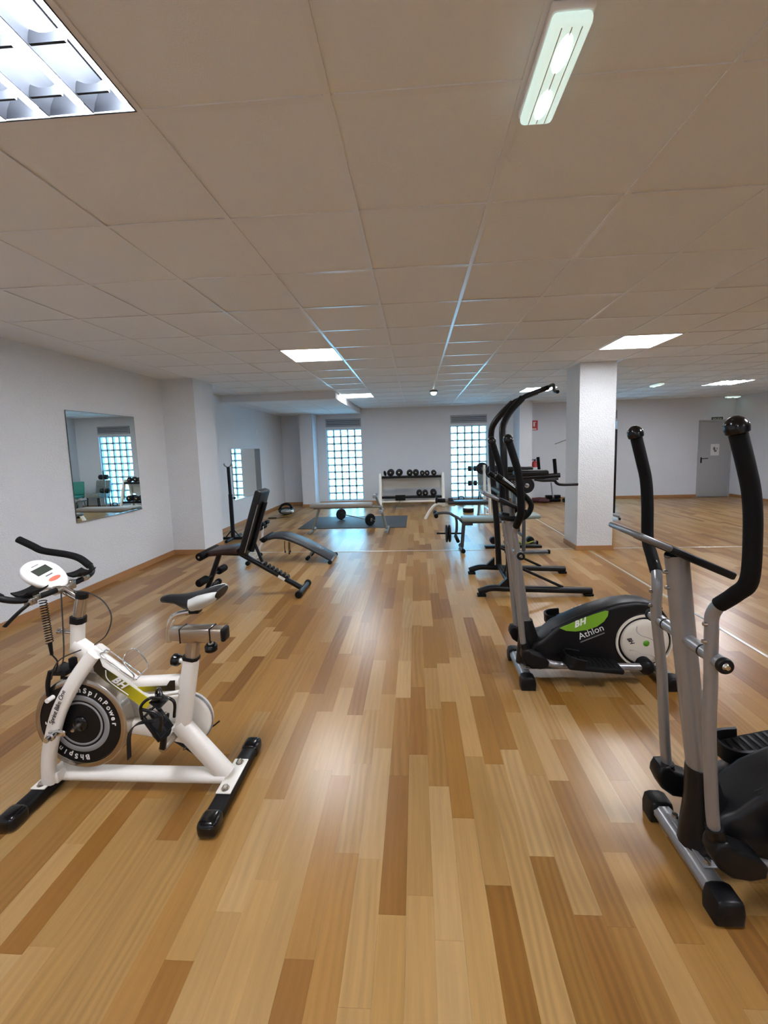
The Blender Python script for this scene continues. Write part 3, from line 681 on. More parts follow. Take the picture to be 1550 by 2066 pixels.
# handlebar
hb = t.part('handlebar', MB().tube([(-1.975, YM+.215, 1.114), (-1.91, YM+.218, 1.079), (-1.86, YM+.220, 1.055), (-1.74, YM+.222, 1.034), (-1.675, YM+.222, 1.013), (-1.615, YM+.212, .975), (-1.58, YM+.17, .952), (-1.575, YM+.1, .943), (-1.575, YM, .940), (-1.575, YM-.1, .943), (-1.58, YM-.17, .952), (-1.615, YM-.212, .975), (-1.675, YM-.222, 1.013), (-1.74, YM-.222, 1.034), (-1.86, YM-.220, 1.055), (-1.91, YM-.218, 1.079), (-1.975, YM-.215, 1.114)], .0125, 14), 'black')
for s_ in (-1, 1):
    t.part('grip', MB().tube([(-1.978, YM+s_*.215, 1.116), (-1.91, YM+s_*.218, 1.080), (-1.86, YM+s_*.220, 1.055), (-1.74, YM+s_*.222, 1.034), (-1.675, YM+s_*.222, 1.013), (-1.62, YM+s_*.214, .977)], .0165, 14), 'foam', hb)
    rings = []
    for k in range(7):
        u = k/6*2-1; r = []
        for (a, b_) in ((-.032, .010), (-.016, .0), (0, -.003), (.016, .0), (.032, .012), (.032, .006), (.016, -.008), (0, -.012), (-.016, -.008), (-.032, .004)):
            r.append((-1.588+a*1.15, YM+s_*(.125+u*.045), .968+b_+.006*u*u))
        rings.append(r)
    t.part('arm_rest', MB().loft(rings), 'black_rubber', hb)
    t.part('rest_clamp', MB().cyl((-1.578, YM+s_*.11, .948), (-1.578, YM+s_*.14, .948), .018).bx(-1.595, -1.56, YM+s_*.12-.012, YM+s_*.12+.012, .935, .96, .003), 'steel', hb)
t.part('bar_clamp', MB().cyl((-1.575, YM-.035, .941), (-1.575, YM+.035, .941), .020).box((-1.575, YM+.05, .94), (.03, .03, .04), .005), 'steel', hb)
lv = t.part('brake_lever', MB().rtube([(-1.565, YM-.15, .935), (-1.575, YM-.185, .915), (-1.59, YM-.21, .89), (-1.605, YM-.225, .868)], .018, .008, 5), 'black')
t.part('lever_clamp', MB().box((-1.57, YM-.145, .94), (.035, .03, .03), .005), 'steel', lv)
# console
cn = V((-1.640, YM, 1.000)); n_ = V((.55, -.22, .80)).normalized(); ax = V((-.80, -.05, .60)); ax = (ax-n_*ax.dot(n_)).normalized(); ay = n_.cross(ax)
def egg(sx, sy, h0, h1, n=28, grow=0):
    rings = []
    for h, k in ((h0, .80), (h0+.006, .95), ((h0+h1)/2, 1.0), (h1-.004, .95), (h1, .86)):
        rings.append([cn+n_*h+ax*(sx*k*math.cos(a)+.0)+ay*(sy*k*math.sin(a)*(1+.16*math.cos(a))) for a in [2*math.pi*i/n for i in range(n)]])
    return rings
co = t.part('console', MB().loft(egg(.098, .068, -.018, .014)), 'white_plastic', smooth=60)
rcn = MX((ax, ay, n_)).transposed()
t.part('screen', MB().box(cn+ax*.022+n_*.0145, (.040, .066, .002), .0005, rcn), 'lcd', co)
t.part('button', MB().ell(cn-ax*.042+n_*.0145, (.011, .026, .003), 16, rcn), 'red_button', co)
t.part('print', MB().box(cn-ax*.014+n_*.0145, (.006, .03, .001), 0, rcn).box(cn+ax*.058+n_*.0142, (.004, .03, .001), 0, rcn), 'print_grey', co)
t.part('console_mount', MB().cyl(cn-n_*.018, (-1.58, YM, .945), .016), 'black', co)
# cables
def helix(p0, p1, r, turns, k=10):
    p0, p1 = V(p0), V(p1); d_ = p1-p0; u = d_.normalized().orthogonal(); v = d_.normalized().cross(u)
    return [p0+d_*(i/(turns*k))+(u*math.cos(2*math.pi*i/k)+v*math.sin(2*math.pi*i/k))*r for i in range(turns*k+1)]
cb = t.part('coiled_cable', MB().tube(helix((-1.615, YM-.05, .905), (-1.606, YM-.05, .715), .009, 17), .0022, 5, 1), 'black')
t.part('cable_plug', MB().cyl((-1.606, YM-.05, .715), (-1.603, YM-.05, .66), .0085, .006, 10).tube([(-1.603, YM-.05, .66), (-1.582, YM-.05, .63), (-1.60, YM-.04, .59), (-1.627, YM-.03, .56)], .003, 6), 'black', cb)
t.part('brake_cable', MB().tube([(-1.548, YM-.03, .935), (-1.545, YM-.04, .827), (-1.553, YM-.045, .661), (-1.575, YM-.045, .60), (-1.62, YM-.03, .555)], .0028, 6), 'print_dark')
t.part('brake_cable', MB().tube([(-1.52, YM, .925), (-1.48, YM-.02, .934), (-1.409, YM-.04, .932), (-1.350, YM-.04, .893), (-1.323, YM-.04, .826), (-1.358, YM-.035, .744), (-1.43, YM-.02, .690)], .0028, 6), 'print_dark')
t.part('brake_cable', MB().tube([(-1.486, YM-.03, .672), (-1.558, YM-.05, .645), (-1.60, YM-.05, .60), (-1.63, YM-.04, .54)], .0028, 6), 'print_dark')
t.part('brake_caliper', MB().rtube([(-1.635, YM-.035, .575), (-1.650, YM-.038, .52), (-1.655, YM-.036, .46)], .014, .018, 4).rtube([(-1.635, YM+.035, .575), (-1.650, YM+.038, .52), (-1.655, YM+.036, .46)], .014, .018, 4).bx(-1.645, -1.56, YM-.04, YM+.04, .555, .575, .003).bx(-1.57, -1.545, YM-.012, YM+.012, .56, .62, .003), 'black')
t.part('brake_stud', MB().cyl((-1.60, YM-.10, .478), (-1.60, YM-.07, .478), .010), 'white_plastic')
# bottle cage
def oc(u, v, y): return A_+dn*u+un*v+V((0, y, 0))
t.part('bottle_cage', MB().tube([oc(.135, .046, -.022), oc(.30, .046, -.022), oc(.315, .05, 0), oc(.30, .046, .022), oc(.135, .046, .022), oc(.125, .046, 0)], .0028, 8, 3, closed=True)
       .tube([oc(.30, .046, -.022), oc(.30, .075, -.035), oc(.235, .098, -.038), oc(.215, .118, -.02), oc(.215, .125, .02), oc(.245, .11, .04), oc(.31, .09, .036), oc(.31, .046, .022)], .0028, 8), 'chrome')

# ================================================================== cross trainers
def cross_trainer(base, label, with_bar, dphase):
    bx_, by_ = base
    t = Thing('cross_trainer', label, 'cross trainer', (bx_, by_, 0), 'cross trainers')
    def P(x, y, z): return V((bx_+x, by_+y, z))
    def Q(l): return [P(*p) for p in l]
    for x in (0, .872):
        st = t.part('stabilizer', MB().rtube([P(x, -.165, .050), P(x, .165, .050)], .074, .056, 0, side=(1, 0, 0), ch=.34), 'silver')
        for s_ in (-1, 1):
            t.part('end_cap', MB().prism([(bx_+x+a, z) for a, z in ((-.044, .0), (.044, .0), (.046, .045), (.038, .078), (.018, .086), (-.018, .086), (-.038, .078), (-.046, .045))], by_+s_*.135, by_+s_*.212, .014, 3), 'black', st)
    t.part('weld_plate', MB().box(P(.02, 0, .083), (.06, .20, .006), .002), 'silver')
    for s_ in (-1, 1): t.part('bolt', MB().lathe([(0, .012), (.010, .010), (.012, 0)], P(.01, s_*.085, .086), (0, 0, 1), 12), 'steel')
    t.part('base_rail', MB().rtube(Q([(.0, 0, .055), (.872, 0, .055)]), .06, .04, 0), 'silver')
    t.part('mast', MB().tube(Q([(.048, 0, .20), (.026, 0, .345), (-.045, 0, .846), (-.082, 0, 1.135)]), .033, 18, 5, rz=.036), 'silver')
    t.part('mast_sleeve', MB().loft([[P(cx_+math.cos(a)*rx, math.sin(a)*ry, z) for a in [2*math.pi*i/20 for i in range(20)]] for z, cx_, rx, ry in ((.37, .030, .046, .040), (.34, .034, .050, .044), (.24, .052, .066, .054), (.14, .06, .085, .06), (.075, .07, .10, .065))]), 'shell')
    sh = t.part('body_shell', MB().prism([(bx_+x, z) for x, z in ((.0, .075), (.03, .14), (.065, .235), (.115, .258), (.21, .345), (.29, .387), (.37, .424), (.45, .455), (.52, .478), (.60, .500), (.70, .510), (.78, .503), (.85, .475), (.895, .41), (.92, .33), (.922, .25), (.90, .17), (.85, .095), (.78, .06), (.4, .06))], by_-.078, by_+.078, .022, 3), 'shell', smooth=50)
    t.part('shell_rib', MB().tube(Q([(.18, -.055, .318), (.35, -.06, .412), (.55, -.06, .485), (.72, -.06, .505), (.86, -.06, .465)]), .008, 8), 'shell', sh)
    for s_ in (-1, 1):
        t.part('green_panel', MB().prism([(bx_+x, z-(.016 if s_ > 0 else 0)) for x, z in ((.225, .345), (.265, .328), (.325, .324), (.395, .334), (.455, .356), (.498, .390), (.520, .426), (.524, .456), (.505, .459), (.43, .434), (.34, .398), (.27, .365))], by_+s_*.0775, by_+s_*.083), 'green_panel', sh)
        y = -.0836 if s_ < 0 else .0836; rx_ = 1 if s_ < 0 else -1
        d_ = V((rx_*.92, 0, rx_*.39)); u_ = V((-rx_*.39*rx_, 0, .92))
        o_ = P(.318, y, .350) if s_ < 0 else P(.455, y, .408)
        t.part('logo', MB().text('BH', o_, V((.92, 0, .39)) if s_ < 0 else V((-.92, 0, -.39)), V((-.39, 0, .92)), .054, shear=.45, bold=.002, spacing=1.15), 'print_white', sh)
        o_ = P(.352, -.0786, .268) if s_ < 0 else P(.505, .0786, .335)
        t.part('lettering', MB().text('Athlon', o_, V((.92, 0, .39)) if s_ < 0 else V((-.92, 0, -.39)), V((-.39, 0, .92)), .060), 'print_white', sh)
        if s_ < 0: t.part('underline', MB().beam(P(.357, -.0784, .250), P(.505, -.0784, .313), .001, .008, 0), 'print_grey', sh)
        c_ = P(.747, s_*.078, .258); ax_ = (0, s_, 0)
        t.part('disc_recess', MB().lathe([(0, .004), (.176, .004), (.180, 0)], c_, ax_, 48), 'black', sh)
        t.part('disc_ring', MB().lathe([(.160, .004), (.162, .012), (.172, .012), (.175, .004)], c_, ax_, 56), 'cream', sh)
        dk = t.part('crank_disc', MB().lathe([(0, .030), (.10, .028), (.138, .022), (.146, .014), (.146, .004)], c_, ax_, 56), 'cream')
        t.part('hub_dot', MB().lathe([(0, .036), (.016, .034), (.021, .028)], c_, ax_, 20), 'green_dot', dk)
        S = [(-.06, .11), (-.058, .075), (-.03, .05), (.0, .04), (.04, .02), (.075, -.02), (.085, -.06)]
        t.part('disc_groove', MB().tube([c_+V((x*(-s_), s_*.029, z)) for x, z in S], .0018, 6), 'grey_plastic', dk)
        t.part('disc_groove', MB().tube([c_+V((x*(-s_), s_*.027, z)) for x, z in [(-.10, -.045), (-.06, -.05), (-.03, -.07), (.01, -.075), (.05, -.09), (.06, -.11)]], .0018, 6), 'grey_plastic', dk)
        if s_ < 0: t.part('logo', MB().text('BH', c_+V((-.118, -.0285, .03)), V((.55, 0, -.83)), V((.83, 0, .55)), .034, shear=.4, bold=.0015), 'print_dark', dk)
    # arms, near (y<0) and far (y>0)
    low = {-1: [(.010, .19), (-.018, .273), (-.038, .469), (-.050, .638), (-.052, .762)], 1: [(.019, .182), (.006, .256), (-.008, .382), (-.018, .511), (-.030, .66)]}
    ped = {-1: ((.03, .185), (.728, .128), (.23, .165), (.56, .135)), 1: ((.02, .205), (.766, .385), (.235, .275), (.56, .352))}
    for s_ in (-1, 1):
        q = dphase
        arm = t.part('swing_arm', MB().tube([P(x, s_*.14, z) for x, z in low[s_]]+Q([(-.056, s_*.14, .855), (-.058-.3*q, s_*.14, .93), (-.058-.5*q, s_*.14, .985), (-.05-.5*q, s_*.165, 1.035), (-.042-.6*q, s_*.215, 1.085)]), .0185, 14), 'silver')
        gp = Q([(-.052-.5*q, s_*.158, 1.025), (-.044-.6*q, s_*.205, 1.075), (-.04-.65*q, s_*.242, 1.13), (-.043-.75*q, s_*.247, 1.265), (-.052-.9*q, s_*.247, 1.364), (-.07-q, s_*.247, 1.44), (-.10-1.1*q, s_*.245, 1.548)])
        t.part('grip', MB().tube(gp, .0215, 16), 'foam', arm)
        t.part('grip_cap', MB().lathe([(0, .030), (.010, .028), (.020, .021), (.027, .010), (.029, -.003), (.027, -.016), (.021, -.020)], gp[-1], gp[-1]-gp[-2], 20), 'black_gloss', arm)
        for z in (.90, .955): t.part('bolt', MB().lathe([(0, .01), (.006, .009), (.008, 0)], P(-.057-.018, s_*.14, z), (-1, 0, .1), 10), 'steel', arm)
        j0, j1, p0, p1 = ped[s_]
        t.part('arm_joint', MB().prism([(bx_+j0[0]+x, j0[1]+z) for x, z in ((-.062, .035), (-.05, .06), (-.02, .062), (.0, .04), (.03, .03), (.075, .012), (.105, -.02), (.10, -.055), (.05, -.068), (-.005, -.06), (-.045, -.03), (-.064, .01))], by_+s_*.14-.034, by_+s_*.14+.034, .012, 3), 'black', arm)
        t.part('arm_boot', MB().tube([P(low[s_][0][0], s_*.14, low[s_][0][1]), P(low[s_][1][0], s_*.14, low[s_][1][1]+.005)], .025, 14, 0), 'black', arm)
        rl = t.part('pedal_rail', MB().tube([P(j0[0]+.03, s_*.15, j0[1]-.01), P(p0[0], s_*.15, p0[1]-.03), P(j1[0], s_*.15, j1[1])], .021, 14, 4), 'silver')
        a = math.atan2(p1[1]-p0[1], p1[0]-p0[0]); dr = V((math.cos(a), 0, math.sin(a))); nr = V((-math.sin(a), 0, math.cos(a)))
        rm = MX((dr, V((0, 1, 0)), nr)).transposed(); mid = (P(p0[0], s_*.165, p0[1])+P(p1[0], s_*.165, p1[1]))/2; L_ = (V((p1[0], 0, p1[1]))-V((p0[0], 0, p0[1]))).length
        pdl = t.part('foot_pedal', MB().box(mid, (L_, .135, .034), .014, rm, 3), 'black_rubber')
        cup = P(p0[0], s_*.165, p0[1])
        t.part('pedal_cup', MB().sweep([cup+dr*.10+V((0, -.062, 0))+nr*.02, cup+dr*.03+V((0, -.060, 0))+nr*.03, cup-dr*.005+V((0, -.035, 0))+nr*.036, cup-dr*.012+nr*.038, cup-dr*.005+V((0, .035, 0))+nr*.036, cup+dr*.03+V((0, .060, 0))+nr*.03, cup+dr*.10+V((0, .062, 0))+nr*.02], [(-.030, -.006), (.030, -.006), (.034, 0), (.030, .006), (-.030, .006)], side=nr, smooth=4), 'black', pdl)
        for k in range(9): t.part('tread', MB().box(mid+dr*(L_*(-.36+.09*k))+nr*.018, (.012, .10, .004), .001, rm), 'black', pdl)
        t.part('crank_hub', MB().lathe([(0, .05), (.03, .048), (.046, .03), (.048, -.02), (0, -.02)], P(j1[0], s_*.13, j1[1]), (0, s_, 0), 22), 'black')
    axl = t.part('axle', MB().cyl(P(-.047, -.185, .846), P(-.047, .185, .846), .021), 'silver')
    for s_ in (-1, 1):
        t.part('axle_cap', MB().lathe([(.012, .003), (.013, .006), (.022, .005), (.0245, .001), (.0245, -.008)], P(-.047, s_*.186, .846), (0, s_, 0), 24), 'black', axl)
        t.part('axle_bolt', MB().lathe([(0, .012), (.007, .012), (.009, .006), (.013, .004), (.013, 0)], P(-.047, s_*.186, .846), (0, s_, 0), 16), 'chrome', axl)
        t.part('axle_ring', MB().lathe([(.0208, -.003), (.0225, -.002), (.0225, .002), (.0208, .003)], P(-.047, s_*.095, .846), (0, 1, 0), 20), 'black', axl)
    # console
    c0, c1 = V((-.256, 0, 1.223)), V((.038, 0, 1.087)); dr = (c1-c0).normalized(); nr = V((-dr.z, 0, dr.x))
    rm = MX((dr, V((0, 1, 0)), nr)).transposed(); L_ = (c1-c0).length
    cs = t.part('console', MB().box(P(*(c0+dr*(L_*.64))), (L_*.72, .20, .024), .006, rm), 'black')
    t.part('console_top', MB().box(P(*(c0+dr*(L_*.16))), (L_*.34, .21, .020), .007, rm), 'silver_dark', cs)
    t.part('screen', MB().box(P(*(c0+dr*(L_*.5)+nr*.0125)), (.07, .12, .002), 0, rm), 'lcd', cs)
    t.part('console_stem', MB().cyl(P(-.080, 0, 1.12), P(-.098, 0, 1.142), .026), 'black', cs)
    for z in (1.02, 1.075): t.part('bolt', MB().lathe([(0, .014), (.006, .012), (.008, 0)], P(-.068-(z-1.02)*.15-.034, 0, z), (-1, 0, 0), 10), 'steel')
    if with_bar:
        hbar = t.part('fixed_handlebar', MB().tube(Q([(-.18, -.125, 1.335), (-.10, -.125, 1.270), (-.006, -.125, 1.200), (.028, -.125, 1.14), (-.01, -.122, 1.075), (-.085, -.10, 1.06), (-.118, -.04, 1.06), (-.118, .04, 1.06), (-.085, .10, 1.06), (-.01, .122, 1.075), (.028, .125, 1.14), (-.006, .125, 1.200), (-.10, .125, 1.270), (-.18, .125, 1.335)]), .0165, 12), 'foam')
        t.part('bar_clamp', MB().box(P(-.105, 0, 1.06), (.05, .07, .05), .006), 'black', hbar)
        for s_ in (-1, 1): t.part('pulse_plate', MB().tube(Q([(-.06, s_*.125, 1.239), (-.11, s_*.125, 1.278), (-.15, s_*.125, 1.31)]), .0172, 10), 'black_gloss', hbar)
cross_trainer((.95, 1.36), 'nearest grey and black cross trainer at the right edge of the picture', False, 0)
cross_trainer((.667, 2.57), 'second cross trainer with green side panel reading Athlon in front of the pull-up tower', True, .035)

# ================================================================== pull-up and dip tower
t = Thing('pull_up_tower', 'black pull-up and dip tower with padded arm rests left of the pillar', 'pull-up tower', (1.1, 4.3, 0))
for y in (3.95, 4.66):
    ft = t.part('foot', MB().rtube([(.605, y, .042), (.66, y, .062), (.74, y, .082), (.90, y, .076), (1.2, y, .066), (1.72, y, .048)], .06, .058, 4), 'frame_black')
    for x, z in ((.635, .012), (1.69, .011)): t.part('foot_pad', MB().box((x, y, z), (.085, .064, .024), .004), 'black_rubber', ft)
    t.part('foot_gusset', MB().prism([(.80, .10), (.90, .10), (.90, .20)], y-.02, y+.02), 'frame_black', ft)
    s_ = 1 if y < 4.3 else -1
    xo = 0 if s_ > 0 else .03
    yt = y+s_*.17
    t.part('upright', MB().rtube([(.925+xo, y, .07), (.90+xo, y, .60), (.868+xo*.7, y, 1.10), (.855+xo*.5, y, 1.43), (.850+xo*.4, y+s_*.03, 1.645), (.880, y+s_*.07, 1.745), (.955, y+s_*.12, 1.855), (1.075, yt, 1.975)], .064, .064, 5), 'frame_black')
    t.part('top_arm', MB().rtube([(.99, y+s_*.14, 1.905), (1.10, yt, 1.99), (1.33, yt, 2.072)], .06, .045, 3), 'frame_black')
    t.part('brace', MB().cyl((.93, y, .33), (1.44, y, .085), .014), 'frame_black')
    ya = y+s_*.02
    am = t.part('dip_arm', MB().rtube([(.86+xo, ya, 1.185), (1.40+xo*1.5, ya, 1.207)], .045, .045, 0), 'frame_black')
    t.part('arm_pad', MB().box((1.12+xo*1.5, ya, 1.238), (.33, .10, .052), .02, seg=3), 'leather', am)
    t.part('upright_grip', MB().cyl((1.362+xo*1.5, ya, 1.21), (1.347+xo*1.5, ya, 1.368), .017), 'foam', am)
    t.part('dip_bar', MB().tube([(1.16+xo, ya, 1.172), (1.24+xo, ya, 1.158), (1.345+xo*1.5, ya, 1.156), (1.372+xo*1.5, ya, 1.13), (1.42+xo*1.5, ya, 1.114), (1.575+xo*1.5, ya, 1.114)], .0145, 12), 'frame_black', am)
t.part('pull_up_bar', MB().tube([(1.305, 3.78, 1.985), (1.305, 3.86, 2.005), (1.33, 3.98, 2.075), (1.335, 4.15, 2.078), (1.335, 4.46, 2.078), (1.335, 4.56, 2.078)], .0165, 12), 'frame_black')
t.part('base_crossbar', MB().rtube([(.93, 3.95, .10), (.95, 4.66, .10)], .05, .05, 0), 'frame_black')
t.part('rear_crossbar', MB().rtube([(.868, 3.97, 1.02), (.885, 4.64, 1.02)], .05, .05, 0), 'frame_black')
t.part('back_pad', MB().box((.925, 4.305, 1.06), (.055, .30, .36), .02, rotm('Y', -4), 3), 'leather')
t.part('foot_roller', MB().cyl((1.02, 4.1, .33), (1.02, 4.45, .33), .05, n=20, bev=.01), 'foam')
t.part('roller_arm', MB().cyl((.93, 4.3, .12), (1.02, 4.3, .33), .016), 'frame_black')

# ================================================================== adjustable bench
YN = 4.10
t = Thing('adjustable_bench', 'black adjustable weight bench with raised backrest left of the middle', 'weight bench', (-1.75, YN, 0))
t.part('seat', MB().box((-2.045, YN, .475), (.33, .28, .062), .022, rotm('Y', -5), 3), 'leather_red')
c0, c1 = V((-1.850, YN, .435)), V((-1.620, YN, 1.115)); dr = (c1-c0).normalized(); nr = V((-dr.z, 0, dr.x))
rm = MX((dr, V((0, 1, 0)), nr)).transposed()
bk = t.part('backrest', MB().box((c0+c1)/2, ((c1-c0).length, .27, .075), .022, rm, 3), 'leather')
t.part('backrest_frame', MB().rtube([c0-nr*.06+dr*.04, c0-nr*.06+dr*.60], .05, .04, 0), 'frame_black', bk)
t.part('backrest_trim', MB().tube([c0-nr*.036+dr*.05+V((0, -.137, 0)), c0-nr*.036+dr*.58+V((0, -.137, 0))], .004, 6, 0), 'grey_plastic', bk)
sr = t.part('seat_roller', MB().cyl((-2.262, YN-.19, .445), (-2.262, YN+.19, .445), .042, n=22, bev=.008), 'foam')
t.part('roller_rod', MB().cyl((-2.262, YN-.197, .445), (-2.262, YN+.197, .445), .012), 'steel', sr)
t.part('seat_frame', MB().rtube([(-2.24, YN, .44), (-1.83, YN, .425)], .05, .04, 0), 'frame_black')
t.part('front_leg', MB().rtube([(-2.140, YN, .43), (-2.305, YN, .035)], .05, .05, 0), 'frame_black')
t.part('rear_leg', MB().rtube([(-1.90, YN, .425), (-1.245, YN, .035)], .05, .05, 0), 'frame_black')
for i in range(7):
    p = V((-1.66+.04*i, YN, .315-.0238*i))
    t.part('ladder_tooth', MB().prism([(p.x, p.z), (p.x+.032, p.z-.018), (p.x+.028, p.z+.012), (p.x+.012, p.z+.016)], YN-.03, YN+.03), 'frame_black')
t.part('sticker', MB().beam((-1.50, YN-.0258, .183), (-1.43, YN-.0258, .142), .001, .03, 0), 'print_white')
t.part('support_strut', MB().rtube([(-1.765, YN, .60), (-1.675, YN, .335)], .03, .028, 0), 'frame_black')
for x, a, b_ in ((-1.240, 3.925, 4.275), (-2.305, 3.86, 4.34)):
    ft = t.part('foot_tube', MB().cyl((x, a+.02, .036), (x, b_-.02, .036), .028), 'frame_black')
    for y in (a, b_): t.part('foot_cap', MB().cyl((x, y-.022, .036), (x, y+.022, .036), .036, n=18, bev=.006), 'black_rubber', ft)
rd = t.part('ankle_rod', MB().cyl((-2.235, YN-.27, .195), (-2.235, YN+.27, .195), .011), 'frame_black')
for s_ in (-1, 1): t.part('ankle_roller', MB().cyl((-2.235, YN+s_*.13, .195), (-2.235, YN+s_*.28, .195), .041, n=20, bev=.012), 'foam', rd)

# ================================================================== curved sit-up bench
YS = 5.31
t = Thing('sit_up_bench', 'curved dark grey sit-up bench with white legs behind the adjustable bench', 'sit-up bench', (-1.65, YS, 0))
pp = [(-2.02, .345), (-1.93, .362), (-1.82, .355), (-1.70, .318), (-1.56, .258), (-1.42, .185), (-1.28, .105), (-1.165, .040)]
pdm = t.part('pad', MB().rtube([(x, YS, z) for x, z in pp], .30, .052, 5, ch=.4), 'pad_dark')
t.part('pad_logo', MB().lathe([(.035, 0), (.038, .002), (.045, .002), (.048, 0)], (-1.345, YS+.02, .175), (.47, 0, .88), 24).lathe([(0, .002), (.018, .002), (.02, 0)], (-1.345, YS+.02, .175), (.47, 0, .88), 16), 'grey_plastic', pdm)
t.part('under_frame', MB().rtube([(-2.18, YS, .30), (-1.95, YS, .325), (-1.70, YS, .285), (-1.45, YS, .165), (-1.19, YS, .032)], .04, .03, 4), 'frame_black')
ftb = t.part('end_foot', MB().cyl((-1.17, YS-.19, .026), (-1.17, YS+.19, .026), .022), 'chrome')
for s_ in (-1, 1): t.part('foot_cap', MB().cyl((-1.17, YS+s_*.18, .027), (-1.17, YS+s_*.215, .027), .027, bev=.005), 'black_rubber', ftb)
t.part('leg', MB().rtube([(-2.12, YS, .31), (-2.27, YS, .035)], .035, .035, 0), 'white_paint')
lf = t.part('leg_foot', MB().cyl((-2.28, YS-.21, .030), (-2.28, YS+.21, .030), .022), 'white_paint')
for s_ in (-1, 1): t.part('foot_cap', MB().cyl((-2.28, YS+s_*.19, .03), (-2.28, YS+s_*.235, .03), .03, bev=.005), 'black_rubber', lf)
t.part('roller', MB().cyl((-2.065, YS-.19, .335), (-2.065, YS+.19, .335), .036, n=20, bev=.008), 'foam')
ps = t.part('roller_post', MB().rtube([(-2.15, YS, .31), (-2.13, YS, .52)], .03, .03, 0), 'white_paint')
for z, x in ((.53, -2.10), (.47, -2.14)):
    t.part('leg_roller', MB().cyl((x, YS-.12, z), (x, YS-.03, z), .028, bev=.006).cyl((x, YS+.03, z), (x, YS+.12, z), .028, bev=.006), 'foam', ps)
hs = t.part('handle_stub', MB().rtube([(-1.44, YS, .16), (-1.49, YS, .065)], .03, .03, 0).cyl((-1.49, YS-.13, .062), (-1.49, YS+.13, .062), .008), 'silver')
for s_ in (-1, 1): t.part('hand_grip', MB().cyl((-1.49, YS+s_*.06, .062), (-1.49, YS+s_*.155, .062), .024, bev=.006), 'foam', hs)
for x, z0, z1 in ((-1.80, .30, .15), (-1.745, .29, .13), (-1.73, .28, .155)):
    t.part('strap', MB().tube([(x, YS-.1, z0), (x-.003, YS-.105, (z0+z1)/2), (x, YS-.1, z1)], .005, 6).cyl((x, YS-.1, z1-.012), (x, YS-.1, z1+.012), .009), 'black')

# ================================================================== squat stand behind the left column
t = Thing('squat_stand', 'tall black barbell stand with forked top beside the left column', 'barbell stand', (-3.19, 6.62, 0))
t.part('post', MB().rtube([(-3.19, 6.62, .05), (-3.19, 6.62, .80)], .062, .062, 0), 'frame_black')
t.part('inner_post', MB().rtube([(-3.19, 6.62, .78), (-3.195, 6.62, 1.27)], .048, .048, 0), 'frame_black')
t.part('fork', MB().rtube([(-3.265, 6.62, 1.33), (-3.255, 6.62, 1.295), (-3.20, 6.62, 1.262), (-3.145, 6.62, 1.295), (-3.135, 6.62, 1.33)], .03, .014, 4), 'silver_dark')
t.part('base_bar', MB().rtube([(-3.36, 6.62, .035), (-3.0, 6.62, .035)], .05, .045, 0), 'frame_black')
t.part('base_bar', MB().rtube([(-3.19, 6.36, .035), (-3.19, 6.92, .035)], .05, .045, 0), 'frame_black')
for s_ in (-1, 1): t.part('gusset', MB().cyl((-3.19+s_*.13, 6.62, .05), (-3.19+s_*.025, 6.62, .17), .010), 'frame_black')
t.part('pin_knob', MB().lathe([(0, .06), (.022, .055), (.022, .03), (.008, .03), (.008, 0)], (-3.16, 6.62, .735), (1, 0, 0), 14), 'black_gloss')

# ================================================================== decline bench, mat and barbell
YD = 7.19
t = Thing('decline_bench', 'flat beige-grey bench with metal legs standing before the rubber mat', 'weight bench', (-1.3, YD, 0))
t.part('pad', MB().box((-1.385, YD, .496), (1.14, .28, .072), .028, seg=3), 'pad_grey')
t.part('frame', MB().rtube([(-1.90, YD, .445), (-.62, YD, .455)], .05, .035, 0), 'frame_grey')
t.part('leg', MB().rtube([(-1.80, YD, .44), (-1.945, YD, .03)], .045, .045, 0), 'frame_grey')
t.part('leg', MB().rtube([(-.66, YD, .42), (-.555, YD, .03)], .045, .045, 0), 'frame_grey')
po = t.part('roller_post', MB().rtube([(-.64, YD, .36), (-.755, YD, .67)], .04, .04, 0), 'frame_grey')
for x, z in ((-.755, .66), (-.655, .375)):
    t.part('roller', MB().cyl((x, YD-.19, z), (x, YD-.04, z), .032, bev=.006).cyl((x, YD+.04, z), (x, YD+.19, z), .032, bev=.006).cyl((x, YD-.2, z), (x, YD+.2, z), .009), 'grey_plastic', po)
for x in (-1.95, -.548):
    ft = t.part('foot_tube', MB().cyl((x, YD-.2, .03), (x, YD+.2, .03), .024), 'silver')
    for s_ in (-1, 1): t.part('foot_cap', MB().cyl((x, YD+s_*.19, .03), (x, YD+s_*.222, .03), .029, bev=.004), 'grey_plastic', ft)
single('exercise_mat', MB().bx(-2.31, -.212, 7.475, 8.77, 0, .010, .003), 'mat_rubber', 'dark grey rubber mat on the floor under the barbell', 'mat', (-1.26, 8.12, 0))

